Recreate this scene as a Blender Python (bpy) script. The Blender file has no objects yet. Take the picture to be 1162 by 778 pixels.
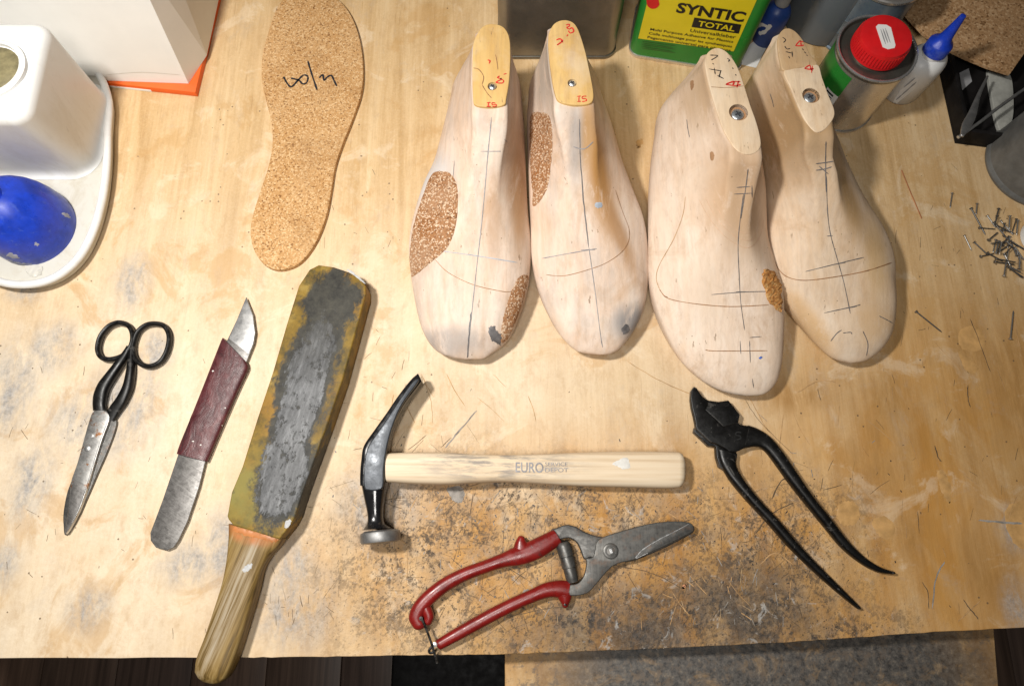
import bpy, bmesh, math, random
from mathutils import Vector, Matrix
from mathutils.bvhtree import BVHTree
from mathutils.geometry import delaunay_2d_cdt

random.seed(7)
scene = bpy.context.scene
col = scene.collection
R = math.radians

# ------------------------------------------------------------------ camera, world, light
F, CX, CY, H = 775.0, 581.0, 389.0, 0.62         # focal length in photo pixels, image centre, lens height over the bench
TH = math.atan(226 / 775.0)                      # tilt away from straight down
cam_d = bpy.data.cameras.new('camera')
cam = bpy.data.objects.new('camera', cam_d)
col.objects.link(cam)
cam_d.sensor_width = 36.0
cam_d.lens = F / 1162.0 * 36.0
cam_d.clip_start = 0.02
cam_d.clip_end = 50
cam.location = (0, 0, H)
cam.rotation_euler = (TH, 0, 0)
scene.camera = cam

world = bpy.data.worlds.new('World')
scene.world = world
world.use_nodes = True
bg = world.node_tree.nodes['Background']
bg.inputs[0].default_value = (1.0, 0.93, 0.84, 1)
bg.inputs[1].default_value = 0.02

def area(name, loc, target, size, power, colr):
    d = bpy.data.lights.new(name, 'AREA')
    d.shape = 'DISK'
    d.size = size
    d.energy = power
    d.color = colr
    o = bpy.data.objects.new(name, d)
    col.objects.link(o)
    o.location = loc
    o.rotation_euler = (Vector(target) - Vector(loc)).to_track_quat('-Z', 'Y').to_euler()
    return o
area('bench_lamp', (-0.33, 0.19, 0.78), (-0.18, 0.11, 0.0), 0.08, 8.5, (1.0, 0.965, 0.905))
area('fill_lamp', (-0.06, -0.12, 0.92), (-0.06, 0.0, 0.0), 0.22, 4.0, (1.0, 0.97, 0.92))  # unseen soft fill, added to brighten the middle and the floor

scene.view_settings.view_transform = 'Standard'
scene.view_settings.look = 'None'
scene.view_settings.exposure = 0.0
scene.view_settings.gamma = 1.0
scene.view_settings.use_curve_mapping = False

# ------------------------------------------------------------------ pixels to places
CT, ST = math.cos(TH), math.sin(TH)
CAM = Vector((0, 0, H))
def ray(px, py):
    x, y, z = (px - CX) / F, -(py - CY) / F, -1.0
    return Vector((x, y * CT - z * ST, y * ST + z * CT))
def P(px, py, z=0.0):
    d = ray(px, py)
    t = (z - H) / d.z
    return Vector((d.x * t, d.y * t, z))
def on_plane(px, py, p0, n):
    d = ray(px, py)
    t = (p0 - CAM).dot(n) / d.dot(n)
    return CAM + d * t
def Z(pts, s, ox, oy):
    """coordinates read off an enlarged crop -> photo pixels"""
    return [(ox + p[0] / s, oy + p[1] / s) + tuple(p[2:]) for p in pts]

# ------------------------------------------------------------------ materials
class NT:
    def __init__(self, name, rough=0.5, metal=0.0, spec=0.5):
        self.m = bpy.data.materials.new(name)
        self.m.use_nodes = True
        self.t = self.m.node_tree
        self.b = self.t.nodes['Principled BSDF']
        self.set('Roughness', rough); self.set('Metallic', metal); self.set('Specular IOR Level', spec)
        self._co = None
    def set(self, k, v):
        s = self.b.inputs[k]
        if hasattr(v, 'is_linked'): self.t.links.new(v, s)
        elif isinstance(v, tuple): s.default_value = v + (1,) if len(v) == 3 and k != 'Normal' else v
        else: s.default_value = v
        return self
    def n(self, typ): return self.t.nodes.new(typ)
    def lk(self, v, s):
        if hasattr(v, 'is_linked'): self.t.links.new(v, s)
        else:
            if isinstance(v, tuple) and len(v) == 3 and s.type == 'RGBA': v = v + (1,)
            s.default_value = v
    def co(self):
        if self._co is None: self._co = self.n('ShaderNodeTexCoord').outputs['Object']
        return self._co
    def map(self, scale=(1, 1, 1), rot=(0, 0, 0), loc=(0, 0, 0), vec=None):
        if rot != (0, 0, 0):                      # turn first, stretch afterwards
            r = self.n('ShaderNodeMapping')
            self.lk(vec if vec is not None else self.co(), r.inputs['Vector']); r.inputs['Rotation'].default_value = rot
            vec, rot = r.outputs[0], (0, 0, 0)
        k = self.n('ShaderNodeMapping')
        self.lk(vec if vec is not None else self.co(), k.inputs['Vector'])
        k.inputs['Scale'].default_value = scale; k.inputs['Rotation'].default_value = rot; k.inputs['Location'].default_value = loc
        return k.outputs[0]
    def noise(self, scale, detail=4, rough=0.55, vec=None, dist=0.0):
        k = self.n('ShaderNodeTexNoise')
        self.lk(vec if vec is not None else self.co(), k.inputs['Vector'])
        k.inputs['Scale'].default_value = scale; k.inputs['Detail'].default_value = detail
        k.inputs['Roughness'].default_value = rough; k.inputs['Distortion'].default_value = dist
        return k.outputs['Fac']
    def voro(self, scale, vec=None, out='Distance', feature='F1', rnd=1.0):
        k = self.n('ShaderNodeTexVoronoi'); k.feature = feature
        self.lk(vec if vec is not None else self.co(), k.inputs['Vector'])
        k.inputs['Scale'].default_value = scale; k.inputs['Randomness'].default_value = rnd
        return k.outputs[out]
    def ramp(self, fac, stops, interp='LINEAR'):
        k = self.n('ShaderNodeValToRGB'); self.lk(fac, k.inputs[0])
        k.color_ramp.interpolation = interp
        e = k.color_ramp.elements
        while len(e) < len(stops): e.new(0.5)
        for i, (p, c) in enumerate(stops):
            e[i].position = p
            e[i].color = (c, c, c, 1) if not isinstance(c, tuple) else c + (1,)
        return k.outputs[0]
    def mix(self, fac, a, b, mode='MIX'):
        k = self.n('ShaderNodeMix'); k.data_type = 'RGBA'; k.blend_type = mode
        self.lk(fac, k.inputs[0]); self.lk(a, k.inputs[6]); self.lk(b, k.inputs[7])
        return k.outputs[2]
    def math(self, op, a, b=0.0, clamp=False):
        k = self.n('ShaderNodeMath'); k.operation = op; k.use_clamp = clamp
        self.lk(a, k.inputs[0]); self.lk(b, k.inputs[1])
        return k.outputs[0]
    def ell(self, c, rx, ry, rot=0.0, soft=0.6):
        """1 inside an ellipse lying on the object's xy plane, fading to 0 at its rim"""
        k = self.n('ShaderNodeVectorMath'); k.operation = 'SUBTRACT'
        self.lk(self.co(), k.inputs[0]); k.inputs[1].default_value = (c[0], c[1], 0)
        v = self.n('ShaderNodeVectorRotate'); v.rotation_type = 'Z_AXIS'
        self.lk(k.outputs[0], v.inputs['Vector']); v.inputs['Angle'].default_value = -rot
        m = self.n('ShaderNodeVectorMath'); m.operation = 'MULTIPLY'
        self.lk(v.outputs[0], m.inputs[0]); m.inputs[1].default_value = (1 / rx, 1 / ry, 0)
        l = self.n('ShaderNodeVectorMath'); l.operation = 'LENGTH'; self.lk(m.outputs[0], l.inputs[0])
        r = self.n('ShaderNodeMapRange'); r.interpolation_type = 'SMOOTHSTEP'
        self.lk(l.outputs['Value'], r.inputs['Value'])
        r.inputs['From Min'].default_value = 1.0; r.inputs['From Max'].default_value = 1.0 - soft
        return r.outputs[0]
    def wear(self, lo=0.52, hi=0.60):
        g = self.n('ShaderNodeNewGeometry').outputs['Pointiness']
        return self.ramp(g, [(lo, 0.0), (hi, 1.0)])
    def bump(self, h, strength=0.3, dist=0.001):
        k = self.n('ShaderNodeBump'); self.lk(h, k.inputs['Height'])
        k.inputs['Strength'].default_value = strength; k.inputs['Distance'].default_value = dist
        self.t.links.new(k.outputs[0], self.b.inputs['Normal'])
        return self
    def col(self, c): self.set('Base Color', c); return self

def plain(name, c, rough=0.5, metal=0.0, var=0.25, scale=60, bump=0.0, spec=0.5, coat=0.0):
    m = NT(name, rough, metal, spec)
    f = m.noise(scale, 5, 0.6)
    d = tuple(max(0, x * (1 - var)) for x in c); u = tuple(min(1, x * (1 + var)) for x in c)
    m.col(m.ramp(f, [(0.3, d), (0.7, u)]))
    m.set('Roughness', m.ramp(m.noise(scale * 1.7, 4), [(0.3, max(0.02, rough - 0.1)), (0.7, min(1, rough + 0.12))]))
    if bump: m.bump(m.noise(scale * 4, 5), bump, 0.0006)
    if coat: m.set('Coat Weight', coat); m.set('Coat Roughness', 0.15)
    return m.m

MAT = {}
def bench_material():
    m = NT('worn_birch_plywood', 0.5)
    g1 = m.noise(1.0, 5, 0.6, m.map((38, 2.6, 1)), 0.6)
    g2 = m.noise(1.0, 4, 0.6, m.map((260, 9, 1)))
    c = m.ramp(g1, [(0.30, (0.70, 0.515, 0.30)), (0.52, (0.62, 0.425, 0.22)), (0.70, (0.45, 0.275, 0.11))])
    c = m.mix(m.math('MULTIPLY', m.ramp(g2, [(0.42, 0.0), (0.72, 1.0)]), 0.42), c, (0.44, 0.265, 0.11))
    g3 = m.noise(1.0, 3, 0.6, m.map((620, 26, 1), loc=(1, 4, 0)))
    c = m.mix(m.math('MULTIPLY', m.ramp(g3, [(0.60, 0.0), (0.72, 1.0)]), 0.55), c, (0.36, 0.20, 0.08))
    c = m.mix(m.ramp(m.noise(420, 6, 0.8), [(0.45, 0.0), (0.8, 0.4)]), c, (0.78, 0.62, 0.42))
    # bleached left side of the bench, and paler wood across the middle
    left = m.math('MAXIMUM', m.ell(P(90, 560), 0.44, 0.40, 0, 0.8), m.math('MULTIPLY', m.ell(P(560, 400), .42, .22, 0, .9), .75))
    c = m.mix(m.math('MULTIPLY', left, m.ramp(m.noise(11, 5, 0.6), [(0.25, 0.30), (0.7, 0.9)])), c, m.ramp(m.noise(300, 7, .8), [(.3, (0.67, 0.565, 0.425)), (.65, (0.79, 0.69, 0.55))]))
    # oiled, honey coloured wood towards the front
    hon = m.math('MAXIMUM', m.ell(P(740, 650), 0.44, 0.17, 0, 0.75), m.ell(P(1090, 590), 0.30, 0.36, 0, 0.9))
    hn = m.ramp(m.noise(1, 6, 0.62, m.map((22, 9, 1)), 0.8), [(0.30, 0.25), (0.60, 1.0)])
    c = m.mix(m.math('MULTIPLY', hon, hn), c, m.ramp(g1, [(0.3, (0.56, 0.30, 0.085)), (0.7, (0.40, 0.185, 0.042))]))
    # peeled, glue soaked flakes with ragged edges of their own
    pe = m.ramp(m.noise(13, 9, 0.68, m.map((1, .8, 1), loc=(3, 1, 0)), 0.7), [(0.545, 0.0), (0.60, 1.0)])
    c = m.mix(m.math('MULTIPLY', pe, 0.42), c, (0.50, 0.285, 0.10))
    pe2 = m.ramp(m.noise(17, 9, 0.68, m.map(loc=(7, 2, 0)), 0.8), [(0.55, 0.0), (0.62, 1.0)])
    c = m.mix(m.math('MULTIPLY', pe2, 0.30), c, (0.83, 0.71, 0.54))
    mo = m.ramp(m.noise(1, 9, 0.75, m.map((70, 38, 1), loc=(2, 7, 0)), 0.3), [(0.50, 0.0), (0.72, 1.0)])
    c = m.mix(m.math('MULTIPLY', mo, 0.42), c, (0.38, 0.225, 0.095))
    mo2 = m.ramp(m.noise(1, 9, 0.75, m.map((36, 22, 1), loc=(5, 1, 0)), 0.3), [(0.56, 0.0), (0.74, 1.0)])
    c = m.mix(m.math('MULTIPLY', mo2, 0.36), c, (0.42, 0.37, 0.32))
    # brown worn patches along the far side of the pincers
    bw = None
    for (x, y, a, b) in ((1100, 400, .03, .06), (1150, 430, .03, .09), (1000, 520, .05, .05), (1120, 640, .05, .06), (1040, 620, .03, .05), (960, 590, .03, .04), (1010, 450, .03, .04), (900, 450, .05, .025)):
        e = m.ell(P(x, y), a, b, 0, .9); bw = e if bw is None else m.math('MAXIMUM', bw, e)
    c = m.mix(m.math('MULTIPLY', bw, m.ramp(m.noise(1, 9, .74, m.map((50, 14, 1)), .5), [(.40, 0.), (.60, .85)])), c, (0.36, 0.19, 0.06))
    # grey rubbed-in dirt
    sm = None
    for (x, y, a, b) in ((152, 320, .026, .045), (140, 460, .055, .075), (35, 545, .034, .055), (15, 440, .035, .075), (95, 480, .05, .05), (60, 395, .04, .04), (215, 640, .04, .03), (100, 690, .03, .03), (250, 620, .03, .05), (5, 640, .02, .03), (30, 330, .03, .02), (175, 400, .03, .04),
                         (335, 690, .055, .05), (330, 645, .03, .04), (1150, 600, .022, .03), (1155, 690, .02, .04), (430, 570, .06, .05)):
        e = m.ell(P(x, y), a, b, 0, 0.9)
        sm = e if sm is None else m.math('MAXIMUM', sm, e)
    sn = m.ramp(m.noise(1, 9, 0.76, m.map((70, 32, 1)), 0.4), [(0.36, 0.0), (0.60, 1.0)])
    c = m.mix(m.math('MULTIPLY', m.math('MULTIPLY', sm, sn), 0.95), c, m.ramp(m.noise(240, 7, .78), [(.35, (0.22, 0.21, 0.205)), (.65, (0.48, 0.45, 0.42))]))
    # black grime and old glue where the work is done
    gz = None
    for (x, y, a, b, rt) in ((700, 705, .28, .055, .03), (660, 610, .26, .085, 0), (850, 690, .15, .075, .1), (500, 640, .15, .12, 0), (600, 560, .22, .045, 0), (880, 620, .12, .07, .3),
                             (760, 740, .22, .03, .05), (930, 720, .12, .03, .1)):
        e = m.ell(P(x, y), a * 1.15, b * 1.2, rt, 0.95)
        gz = e if gz is None else m.math('MAXIMUM', gz, e)
    core = m.math('MAXIMUM', m.ell(P(760, 712), .20, .055, .04, 0.9), m.ell(P(850, 695), .11, .075, .1, .9))
    dens = m.noise(1, 6, 0.65, m.map((34, 40, 1)), 0.5)
    fl1 = m.noise(1, 6, 0.72, m.map((330, 230, 1), rot=(0, 0, .5)), 0.4)
    fl2 = m.noise(1, 6, 0.72, m.map((140, 120, 1), rot=(0, 0, -.4), loc=(3, 1, 0)), 0.6)
    kd = m.math('MULTIPLY', m.math('SUBTRACT', dens, .5), 0.55)
    n2 = m.ramp(m.math('ADD', fl1, kd), [(0.53, 0.0), (0.575, 1.0)])
    n1 = m.ramp(m.math('ADD', fl2, kd), [(0.54, 0.0), (0.63, 1.0)])
    n3 = m.ramp(m.noise(1, 8, 0.72, m.map((30, 30, 1), loc=(4, 9, 0)), 0.7), [(0.34, 0.3), (0.54, 1.0)])
    gr = m.math('ADD', m.math('MULTIPLY', n1, 0.62), m.math('MULTIPLY', n2, 0.72), True)
    film = m.ramp(m.noise(1, 9, 0.75, m.map((60, 45, 1), loc=(6, 6, 0)), .4), [(0.45, 0.0), (0.68, 0.75)])
    c = m.mix(m.math('MULTIPLY', gz, film), c, (0.24, 0.20, 0.165))
    c = m.mix(m.math('MULTIPLY', gz, gr), c, m.ramp(m.noise(70, 5), [(0.4, (0.045, 0.037, 0.03)), (0.6, (0.15, 0.10, 0.06))]))
    c = m.mix(m.math('MULTIPLY', m.math('MULTIPLY', core, n3), 0.86), c, m.ramp(m.noise(220, 6, 0.75), [(0.35, (0.018, 0.018, 0.019)), (0.62, (0.09, 0.08, 0.072)), (0.75, (0.22, 0.17, 0.11))]))
    gl = m.ramp(m.noise(1, 7, 0.7, m.map((55, 60, 1), loc=(1, 5, 0)), 1.0), [(0.60, 0.0), (0.66, 1.0)])
    c = m.mix(m.math('MULTIPLY', m.math('MULTIPLY', gz, gl), 0.55), c, (0.50, 0.49, 0.47))
    # scattered specks
    sp = m.math('LESS_THAN', m.voro(95), 0.085)
    pick = m.math('GREATER_THAN', m.noise(21, 2), 0.53)
    c = m.mix(m.math('MULTIPLY', m.math('MULTIPLY', sp, pick), 0.8), c, (0.13, 0.085, 0.05))
    sp2 = m.math('LESS_THAN', m.voro(230), 0.15)
    c = m.mix(m.math('MULTIPLY', m.math('MULTIPLY', sp2, m.math('MULTIPLY', gz, 1.0)), 0.85), c, (0.07, 0.055, 0.04))
    m.col(c)
    m.set('Roughness', m.ramp(m.noise(30, 5), [(0.3, 0.42), (0.7, 0.66)]))
    m.set('Specular IOR Level', 0.28)
    hgt = m.math('ADD', m.math('MULTIPLY', g2, 0.5), m.math('MULTIPLY', m.noise(180, 6, 0.7), m.math('ADD', m.math('MULTIPLY', gz, 2.2), 0.5)))
    m.bump(hgt, 0.55, 0.0009)
    return m.m
MAT['bench'] = bench_material()

def board_material():
    m = NT('dirty_pull_out_board', 0.55, 0, 0.25)
    o = P(850, 760, -0.035); q = P(880, 775, -.035)
    c = m.ramp(m.noise(1, 8, 0.7, m.map((40, 16, 1)), 0.5), [(0.3, (0.64, 0.44, 0.23)), (0.5, (0.52, 0.30, 0.11)), (0.7, (0.34, 0.17, 0.05))])
    e = m.ell((q.x - o.x, q.y - o.y), 0.27, 0.16, 0, 0.5)
    n = m.ramp(m.noise(1, 8, 0.72, m.map((40, 40, 1)), 0.6), [(0.28, 0.5), (0.48, 1.0)])
    c = m.mix(m.math('MULTIPLY', e, n), c, m.ramp(m.noise(160, 8, 0.78), [(0.38, (0.03, 0.029, 0.029)), (0.56, (0.11, 0.10, 0.09)), (0.72, (0.28, 0.22, 0.15))]))
    n2 = m.ramp(m.noise(1, 8, 0.75, m.map((120, 120, 1))), [(0.51, 0.0), (0.60, 1.0)])
    c = m.mix(m.math('MULTIPLY', n2, 0.75), c, (0.13, 0.10, 0.075))
    m.col(c); m.bump(m.noise(150, 7, 0.7), 0.4, 0.001)
    return m.m
MAT['board'] = board_material()

def last_material(name, base, warm, stains=(), greyness=0.25, off=(0, 0, 0)):
    base = tuple(x * f for x, f in zip(base, (.99, 1.0, 1.04))); warm = tuple(x * f for x, f in zip(warm, (.98, .95, .94)))
    m = NT(name, 0.6, 0, 0.2)
    v = m.map((1, 1, 1), loc=off)
    g = m.noise(1, 5, 0.55, m.map((75, 7, 45), loc=off), 0.9)
    c = m.ramp(g, [(0.3, base), (0.72, warm)])
    fine = m.noise(1, 4, 0.6, m.map((380, 40, 300), loc=off))
    c = m.mix(m.math('MULTIPLY', m.ramp(fine, [(0.46, 0.0), (0.70, 1.0)]), 0.28), c, tuple(x * 0.62 for x in base))
    blo = m.ramp(m.noise(26, 6, 0.65, v, 0.8), [(0.55, 0.0), (0.72, 1.0)])
    c = m.mix(m.math('MULTIPLY', blo, 0.38), c, (0.44, 0.25, 0.11))
    stq = m.ramp(m.noise(1, 8, 0.72, m.map((120, 20, 90), loc=(off[0], 5, 2)), 0.3), [(0.50, 0.0), (0.68, 1.0)])
    c = m.mix(m.math('MULTIPLY', stq, 0.40), c, (0.42, 0.275, 0.165))
    nick = m.noise(1, 3, 0.6, m.map((300, 60, 300), loc=(off[0], 9, 9)))
    c = m.mix(m.math('MULTIPLY', m.math('MULTIPLY', m.ramp(nick, [(0.66, 0.0), (0.70, 1.0)]), m.ramp(m.noise(30, 3, .5, v), [(.5, 0.), (.6, 1.)])), 0.7), c, (0.20, 0.12, 0.06))
    pal = m.ramp(m.noise(20, 5, 0.6, m.map(loc=(off[0] + 4, 2, 1))), [(0.50, 0.0), (0.68, 1.0)])
    c = m.mix(m.math('MULTIPLY', pal, 0.34), c, (0.78, 0.69, 0.58))
    gn = m.ramp(m.noise(1, 7, 0.7, m.map((40, 16, 40), loc=(off[0], 8, 3))), [(0.47, 0.0), (0.64, 1.0)])
    c = m.mix(m.math('MULTIPLY', gn, min(1, greyness * 1.1)), c, (0.30, 0.285, 0.28))
    sn = m.ramp(m.noise(1, 7, 0.7, m.map((70, 20, 60), loc=(off[0], 3, 7)), 0.4), [(0.26, 0.0), (0.46, 1.0)])
    for (cc, rx, ry, rt, sc, amt) in stains:
        c = m.mix(m.math('MULTIPLY', m.math('MULTIPLY', m.ell(cc, rx, ry, rt, 0.8), sn), min(1, amt * 1.2)), c, sc)
    sp = m.math('MULTIPLY', m.math('LESS_THAN', m.voro(130, v), 0.07), m.math('GREATER_THAN', m.noise(32, 2, 0.5, v), 0.56))
    c = m.mix(m.math('MULTIPLY', sp, 0.7), c, (0.16, 0.10, 0.06))
    m.col(c)
    m.set('Roughness', m.ramp(m.noise(50, 4, 0.6, v), [(0.3, 0.40), (0.7, 0.62)]))
    m.bump(m.math('ADD', m.math('MULTIPLY', fine, 0.8), m.noise(240, 6, 0.7, v)), 0.28, 0.0007)
    return m.m

def cork_material(name, lo, mid, hi, scale=760, bump=0.6):
    m = NT(name, 0.8, 0, 0.2)
    v = m.voro(scale, out='Color')
    s = m.n('ShaderNodeSeparateColor'); m.lk(v, s.inputs[0])
    c = m.ramp(s.outputs[0], [(0.0, lo), (0.20, mid), (0.62, mid), (0.9, hi)])
    c = m.mix(m.ramp(m.noise(scale * 1.6, 4), [(0.4, 0.0), (0.7, 0.35)]), c, lo)
    c = m.mix(m.ramp(m.noise(28, 4), [(0.4, 0.0), (0.7, 0.22)]), c, hi)
    c = m.mix(m.ramp(m.noise(17, 5), [(0.5, 0.0), (0.75, 0.35)]), c, lo)
    m.col(c); m.bump(m.math('ADD', s.outputs[1], m.noise(scale * 2, 4)), bump, 0.0006)
    return m.m

def px_dir(a, b):
    v = P(*b) - P(*a); return math.atan2(v.y, v.x) - math.pi / 2
def steel(name, lo, hi, rough=0.32, scale=90, rust=0.0, metal=0.85, ang=None):
    m = NT(name, rough, metal)
    c = m.ramp(m.noise(scale * 2.2, 9, 0.78, None, 0.2), [(0.30, lo), (0.70, hi)])
    if ang is not None:
        gl = m.noise(1, 5, 0.7, m.map((1400, 30, 300), rot=(0, 0, -ang - 1.2)))
        c = m.mix(m.ramp(gl, [(0.42, 0.0), (0.66, 0.6)]), c, hi)
    c = m.mix(m.ramp(m.noise(scale * .5, 6, 0.7), [(0.5, 0.0), (0.75, 0.4)]), c, lo)
    if rust:
        c = m.mix(m.math('MULTIPLY', m.ramp(m.noise(150, 6, 0.65), [(0.55, 0.0), (0.64, 1.0)]), rust), c, (0.26, 0.10, 0.025))
    c = m.mix(m.math('MULTIPLY', m.wear(.53, .62), .6), c, tuple(min(.8, x * 1.7) for x in hi))
    m.col(c)
    m.set('Roughness', m.ramp(m.noise(scale * 3, 7, 0.75), [(0.3, max(0.05, rough - .06)), (0.7, rough + .14)]))
    m.bump(m.noise(scale * 7, 6), 0.10, 0.0003)
    return m.m
def worn_paint(name, c0, under, rough=0.3, metal=0.0, chips=0.5, spec=0.5):
    m = NT(name, rough, metal, spec)
    c = m.ramp(m.noise(60, 6, .7), [(.3, tuple(x * .65 for x in c0)), (.7, tuple(x * 1.2 for x in c0))])
    c = m.mix(m.ramp(m.noise(35, 8, .75), [(.50, 0.), (.70, .6)]), c, tuple(x * .35 for x in c0))
    ch = m.math('MULTIPLY', m.ramp(m.noise(150, 7, .7), [(.60, 0.), (.63, 1.)]), chips)
    w = m.math('MULTIPLY', m.wear(.54, .62), m.ramp(m.noise(220, 5, .7), [(.42, 0.), (.56, 1.)]))
    c = m.mix(m.math('MAXIMUM', ch, m.math('MULTIPLY', w, .85)), c, under)
    m.col(c)
    m.set('Roughness', m.ramp(m.noise(110, 7, .75), [(.3, max(.05, rough - .08)), (.7, rough + .22)]))
    m.bump(m.math('SUBTRACT', m.noise(300, 6, .7), ch), .14, .0005)
    return m.m

MAT['cork'] = cork_material('cork_insole', (0.21, 0.09, 0.026), (0.57, 0.32, 0.13), (0.76, 0.52, 0.28))
MAT['cork_fill'] = cork_material('glued_cork_granules', (0.15, 0.055, 0.018), (0.40, 0.18, 0.07), (0.82, 0.62, 0.44), 800, 1.0)
MAT['cork_dark'] = cork_material('brown_cork_sheet', (0.16, 0.08, 0.03), (0.40, 0.23, 0.11), (0.55, 0.36, 0.20), 480)
MAT['cork_orange'] = cork_material('orange_cork_filler', (0.30, 0.11, 0.03), (0.55, 0.25, 0.07), (0.70, 0.42, 0.17), 480, 1.0)
MAT['pencil'] = plain('pencil_graphite', (0.13, 0.12, 0.12), 0.5, 0, 0.4, 200)
MAT['pencil_soft'] = plain('soft_pencil', (0.24, 0.23, 0.24), 0.5, 0, 0.4, 200)
MAT['brown_line'] = plain('brown_cut_line', (0.30, 0.15, 0.065), 0.6, 0, 0.4, 200)
MAT['blue_line'] = plain('blue_chalk_line', (0.36, 0.40, 0.46), 0.6, 0, 0.3, 200)
MAT['grain_line'] = plain('growth_ring', (0.56, 0.37, 0.24), 0.6, 0, 0.2, 200)
MAT['ink'] = plain('black_marker', (0.02, 0.02, 0.025), 0.45, 0, 0.3, 200)
MAT['red_ink'] = plain('red_marker', (0.62, 0.03, 0.025), 0.5, 0, 0.25, 200)
MAT['blue_ink'] = plain('blue_marker', (0.05, 0.12, 0.42), 0.5, 0, 0.3, 200)
MAT['ply_plate'] = last_material('yellow_plywood', (0.74, 0.50, 0.20), (0.64, 0.40, 0.14), (), 0.0, (2, 0, 0))
MAT['pale_plate'] = last_material('pale_sanded_wood', (0.78, 0.61, 0.42), (0.72, 0.54, 0.35), (), 0.02, (5, 1, 0))
MAT['brown_plate'] = last_material('tanned_wood', (0.58, 0.40, 0.22), (0.50, 0.32, 0.16), (), 0.1, (6, 1, 0))
MAT['hole'] = plain('raw_wood_hole', (0.36, 0.20, 0.10), 0.8)
MAT['screw'] = steel('zinc_screw', (0.42, 0.46, 0.50), (0.72, 0.77, 0.82), 0.28, 200)
MAT['slot'] = plain('screw_slot', (0.03, 0.03, 0.035), 0.6)
MAT['steel'] = steel('ground_steel', (0.27, 0.27, 0.275), (0.47, 0.465, 0.455), 0.36, 70)
MAT['dull_steel'] = steel('dull_steel', (0.16, 0.16, 0.165), (0.33, 0.325, 0.315), 0.5, 70)
MAT['steel_rust'] = steel('spotted_steel', (0.24, 0.235, 0.23), (0.50, 0.49, 0.47), 0.36, 60, 0.95, 0.85, px_dir((75, 600), (150, 420)))
MAT['steel_dark'] = steel('dull_dark_steel', (0.045, 0.044, 0.043), (0.17, 0.165, 0.155), 0.42, 100, 0.18, 0.7)
MAT['steel_blade'] = steel('patinated_blade', (0.055, 0.05, 0.048), (0.25, 0.24, 0.23), 0.42, 85, 0.0, 0.75, px_dir((190, 620), (280, 345)))
MAT['pruner_steel'] = steel('stained_pruner_steel', (0.035, 0.034, 0.033), (0.15, 0.145, 0.135), 0.44, 60, 0.15, 0.6, px_dir((680, 650), (785, 600)))
MAT['bright_steel'] = steel('bright_edge', (0.60, 0.60, 0.60), (0.85, 0.85, 0.84), 0.22, 120)
MAT['black_iron'] = worn_paint('blackened_iron', (0.0045, 0.0042, 0.004), (0.13, 0.12, 0.11), 0.33, 0.0, 0.35, 0.36)
MAT['black_paint'] = plain('glossy_black_lacquer', (0.010, 0.010, 0.011), 0.16, 0.1, 0.3, 60, 0.04)
MAT['hammer_grey'] = plain('polished_blue_grey_steel', (0.045, 0.050, 0.058), 0.40, 0.5, 0.25, 120, 0.12)
MAT['red_paint'] = worn_paint('red_enamel', (0.20, 0.009, 0.007), (0.045, 0.025, 0.022), 0.27, 0.0, 0.5, 0.45)
def leather_mat():
    m = NT('burgundy_leather', .4, 0, .45)
    ang = px_dir((190, 620), (280, 345))
    wr = m.noise(1, 7, .7, m.map((110, 45, 60), rot=(0, 0, -ang)), 1.2)
    c = m.ramp(wr, [(.32, (.035, .007, .009)), (.55, (.085, .017, .020)), (.72, (.15, .042, .042))])
    m.col(c); m.set('Roughness', m.ramp(m.noise(140, 6, .7), [(.3, .28), (.7, .55)]))
    m.bump(m.math('ADD', wr, m.math('MULTIPLY', m.noise(420, 5, .7), .25)), .55, .0012)
    return m.m
MAT['leather'] = leather_mat()
def dirty_plastic(name, c0, amt):
    m = NT(name, .36, 0, .45)
    c = m.ramp(m.noise(14, 4), [(.3, tuple(x * .95 for x in c0)), (.7, c0)])
    d = m.ramp(m.noise(1, 8, .75, m.map((28, 28, 9)), .4), [(.50, 0.), (.72, 1.)])
    c = m.mix(m.math('MULTIPLY', d, amt), c, (.46, .40, .30))
    sc_ = m.ramp(m.noise(1, 4, .6, m.map((500, 30, 60), rot=(0, 0, .7))), [(.66, 0.), (.72, 1.)])
    c = m.mix(m.math('MULTIPLY', sc_, .35), c, (.42, .41, .40))
    m.col(c); m.set('Roughness', m.ramp(m.noise(60, 6, .7), [(.3, .28), (.7, .5)])); m.bump(m.noise(120, 6, .7), .08, .0006)
    return m.m
MAT['white_plastic'] = dirty_plastic('translucent_white_plastic', (.78, .78, .77), .30)
MAT['dirty_white'] = dirty_plastic('dirty_white_plastic', (.60, .58, .52), .75)
MAT['blue_plastic'] = worn_paint('blue_plastic', (0.012, 0.05, 0.50), (0.10, 0.16, 0.46), 0.30, 0.0, 0.25, 0.5)
MAT['white_card'] = plain('white_card', (0.80, 0.79, 0.76), 0.6, 0, 0.03, 30)
MAT['orange_card'] = plain('orange_card', (0.78, 0.12, 0.012), 0.5, 0, 0.08, 40)
MAT['tin'] = steel('rolled_tin', (0.15, 0.14, 0.12), (0.25, 0.235, 0.205), 0.34, 22)
MAT['tin_bright'] = steel('bright_tin', (0.62, 0.58, 0.52), (0.78, 0.74, 0.68), 0.26, 20)
MAT['green_paint'] = plain('green_print', (0.020, 0.19, 0.025), 0.35, 0, 0.1, 40)
MAT['yellow_paint'] = plain('yellow_print', (0.68, 0.55, 0.015), 0.38, 0, 0.05, 40)
MAT['black_print'] = plain('black_print', (0.012, 0.012, 0.012), 0.4)
MAT['dark_green'] = plain('dark_green_print', (0.01, 0.06, 0.012), 0.4)
MAT['red_plastic'] = plain('red_plastic', (0.62, 0.012, 0.015), 0.36, 0, 0.12, 60)
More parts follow.
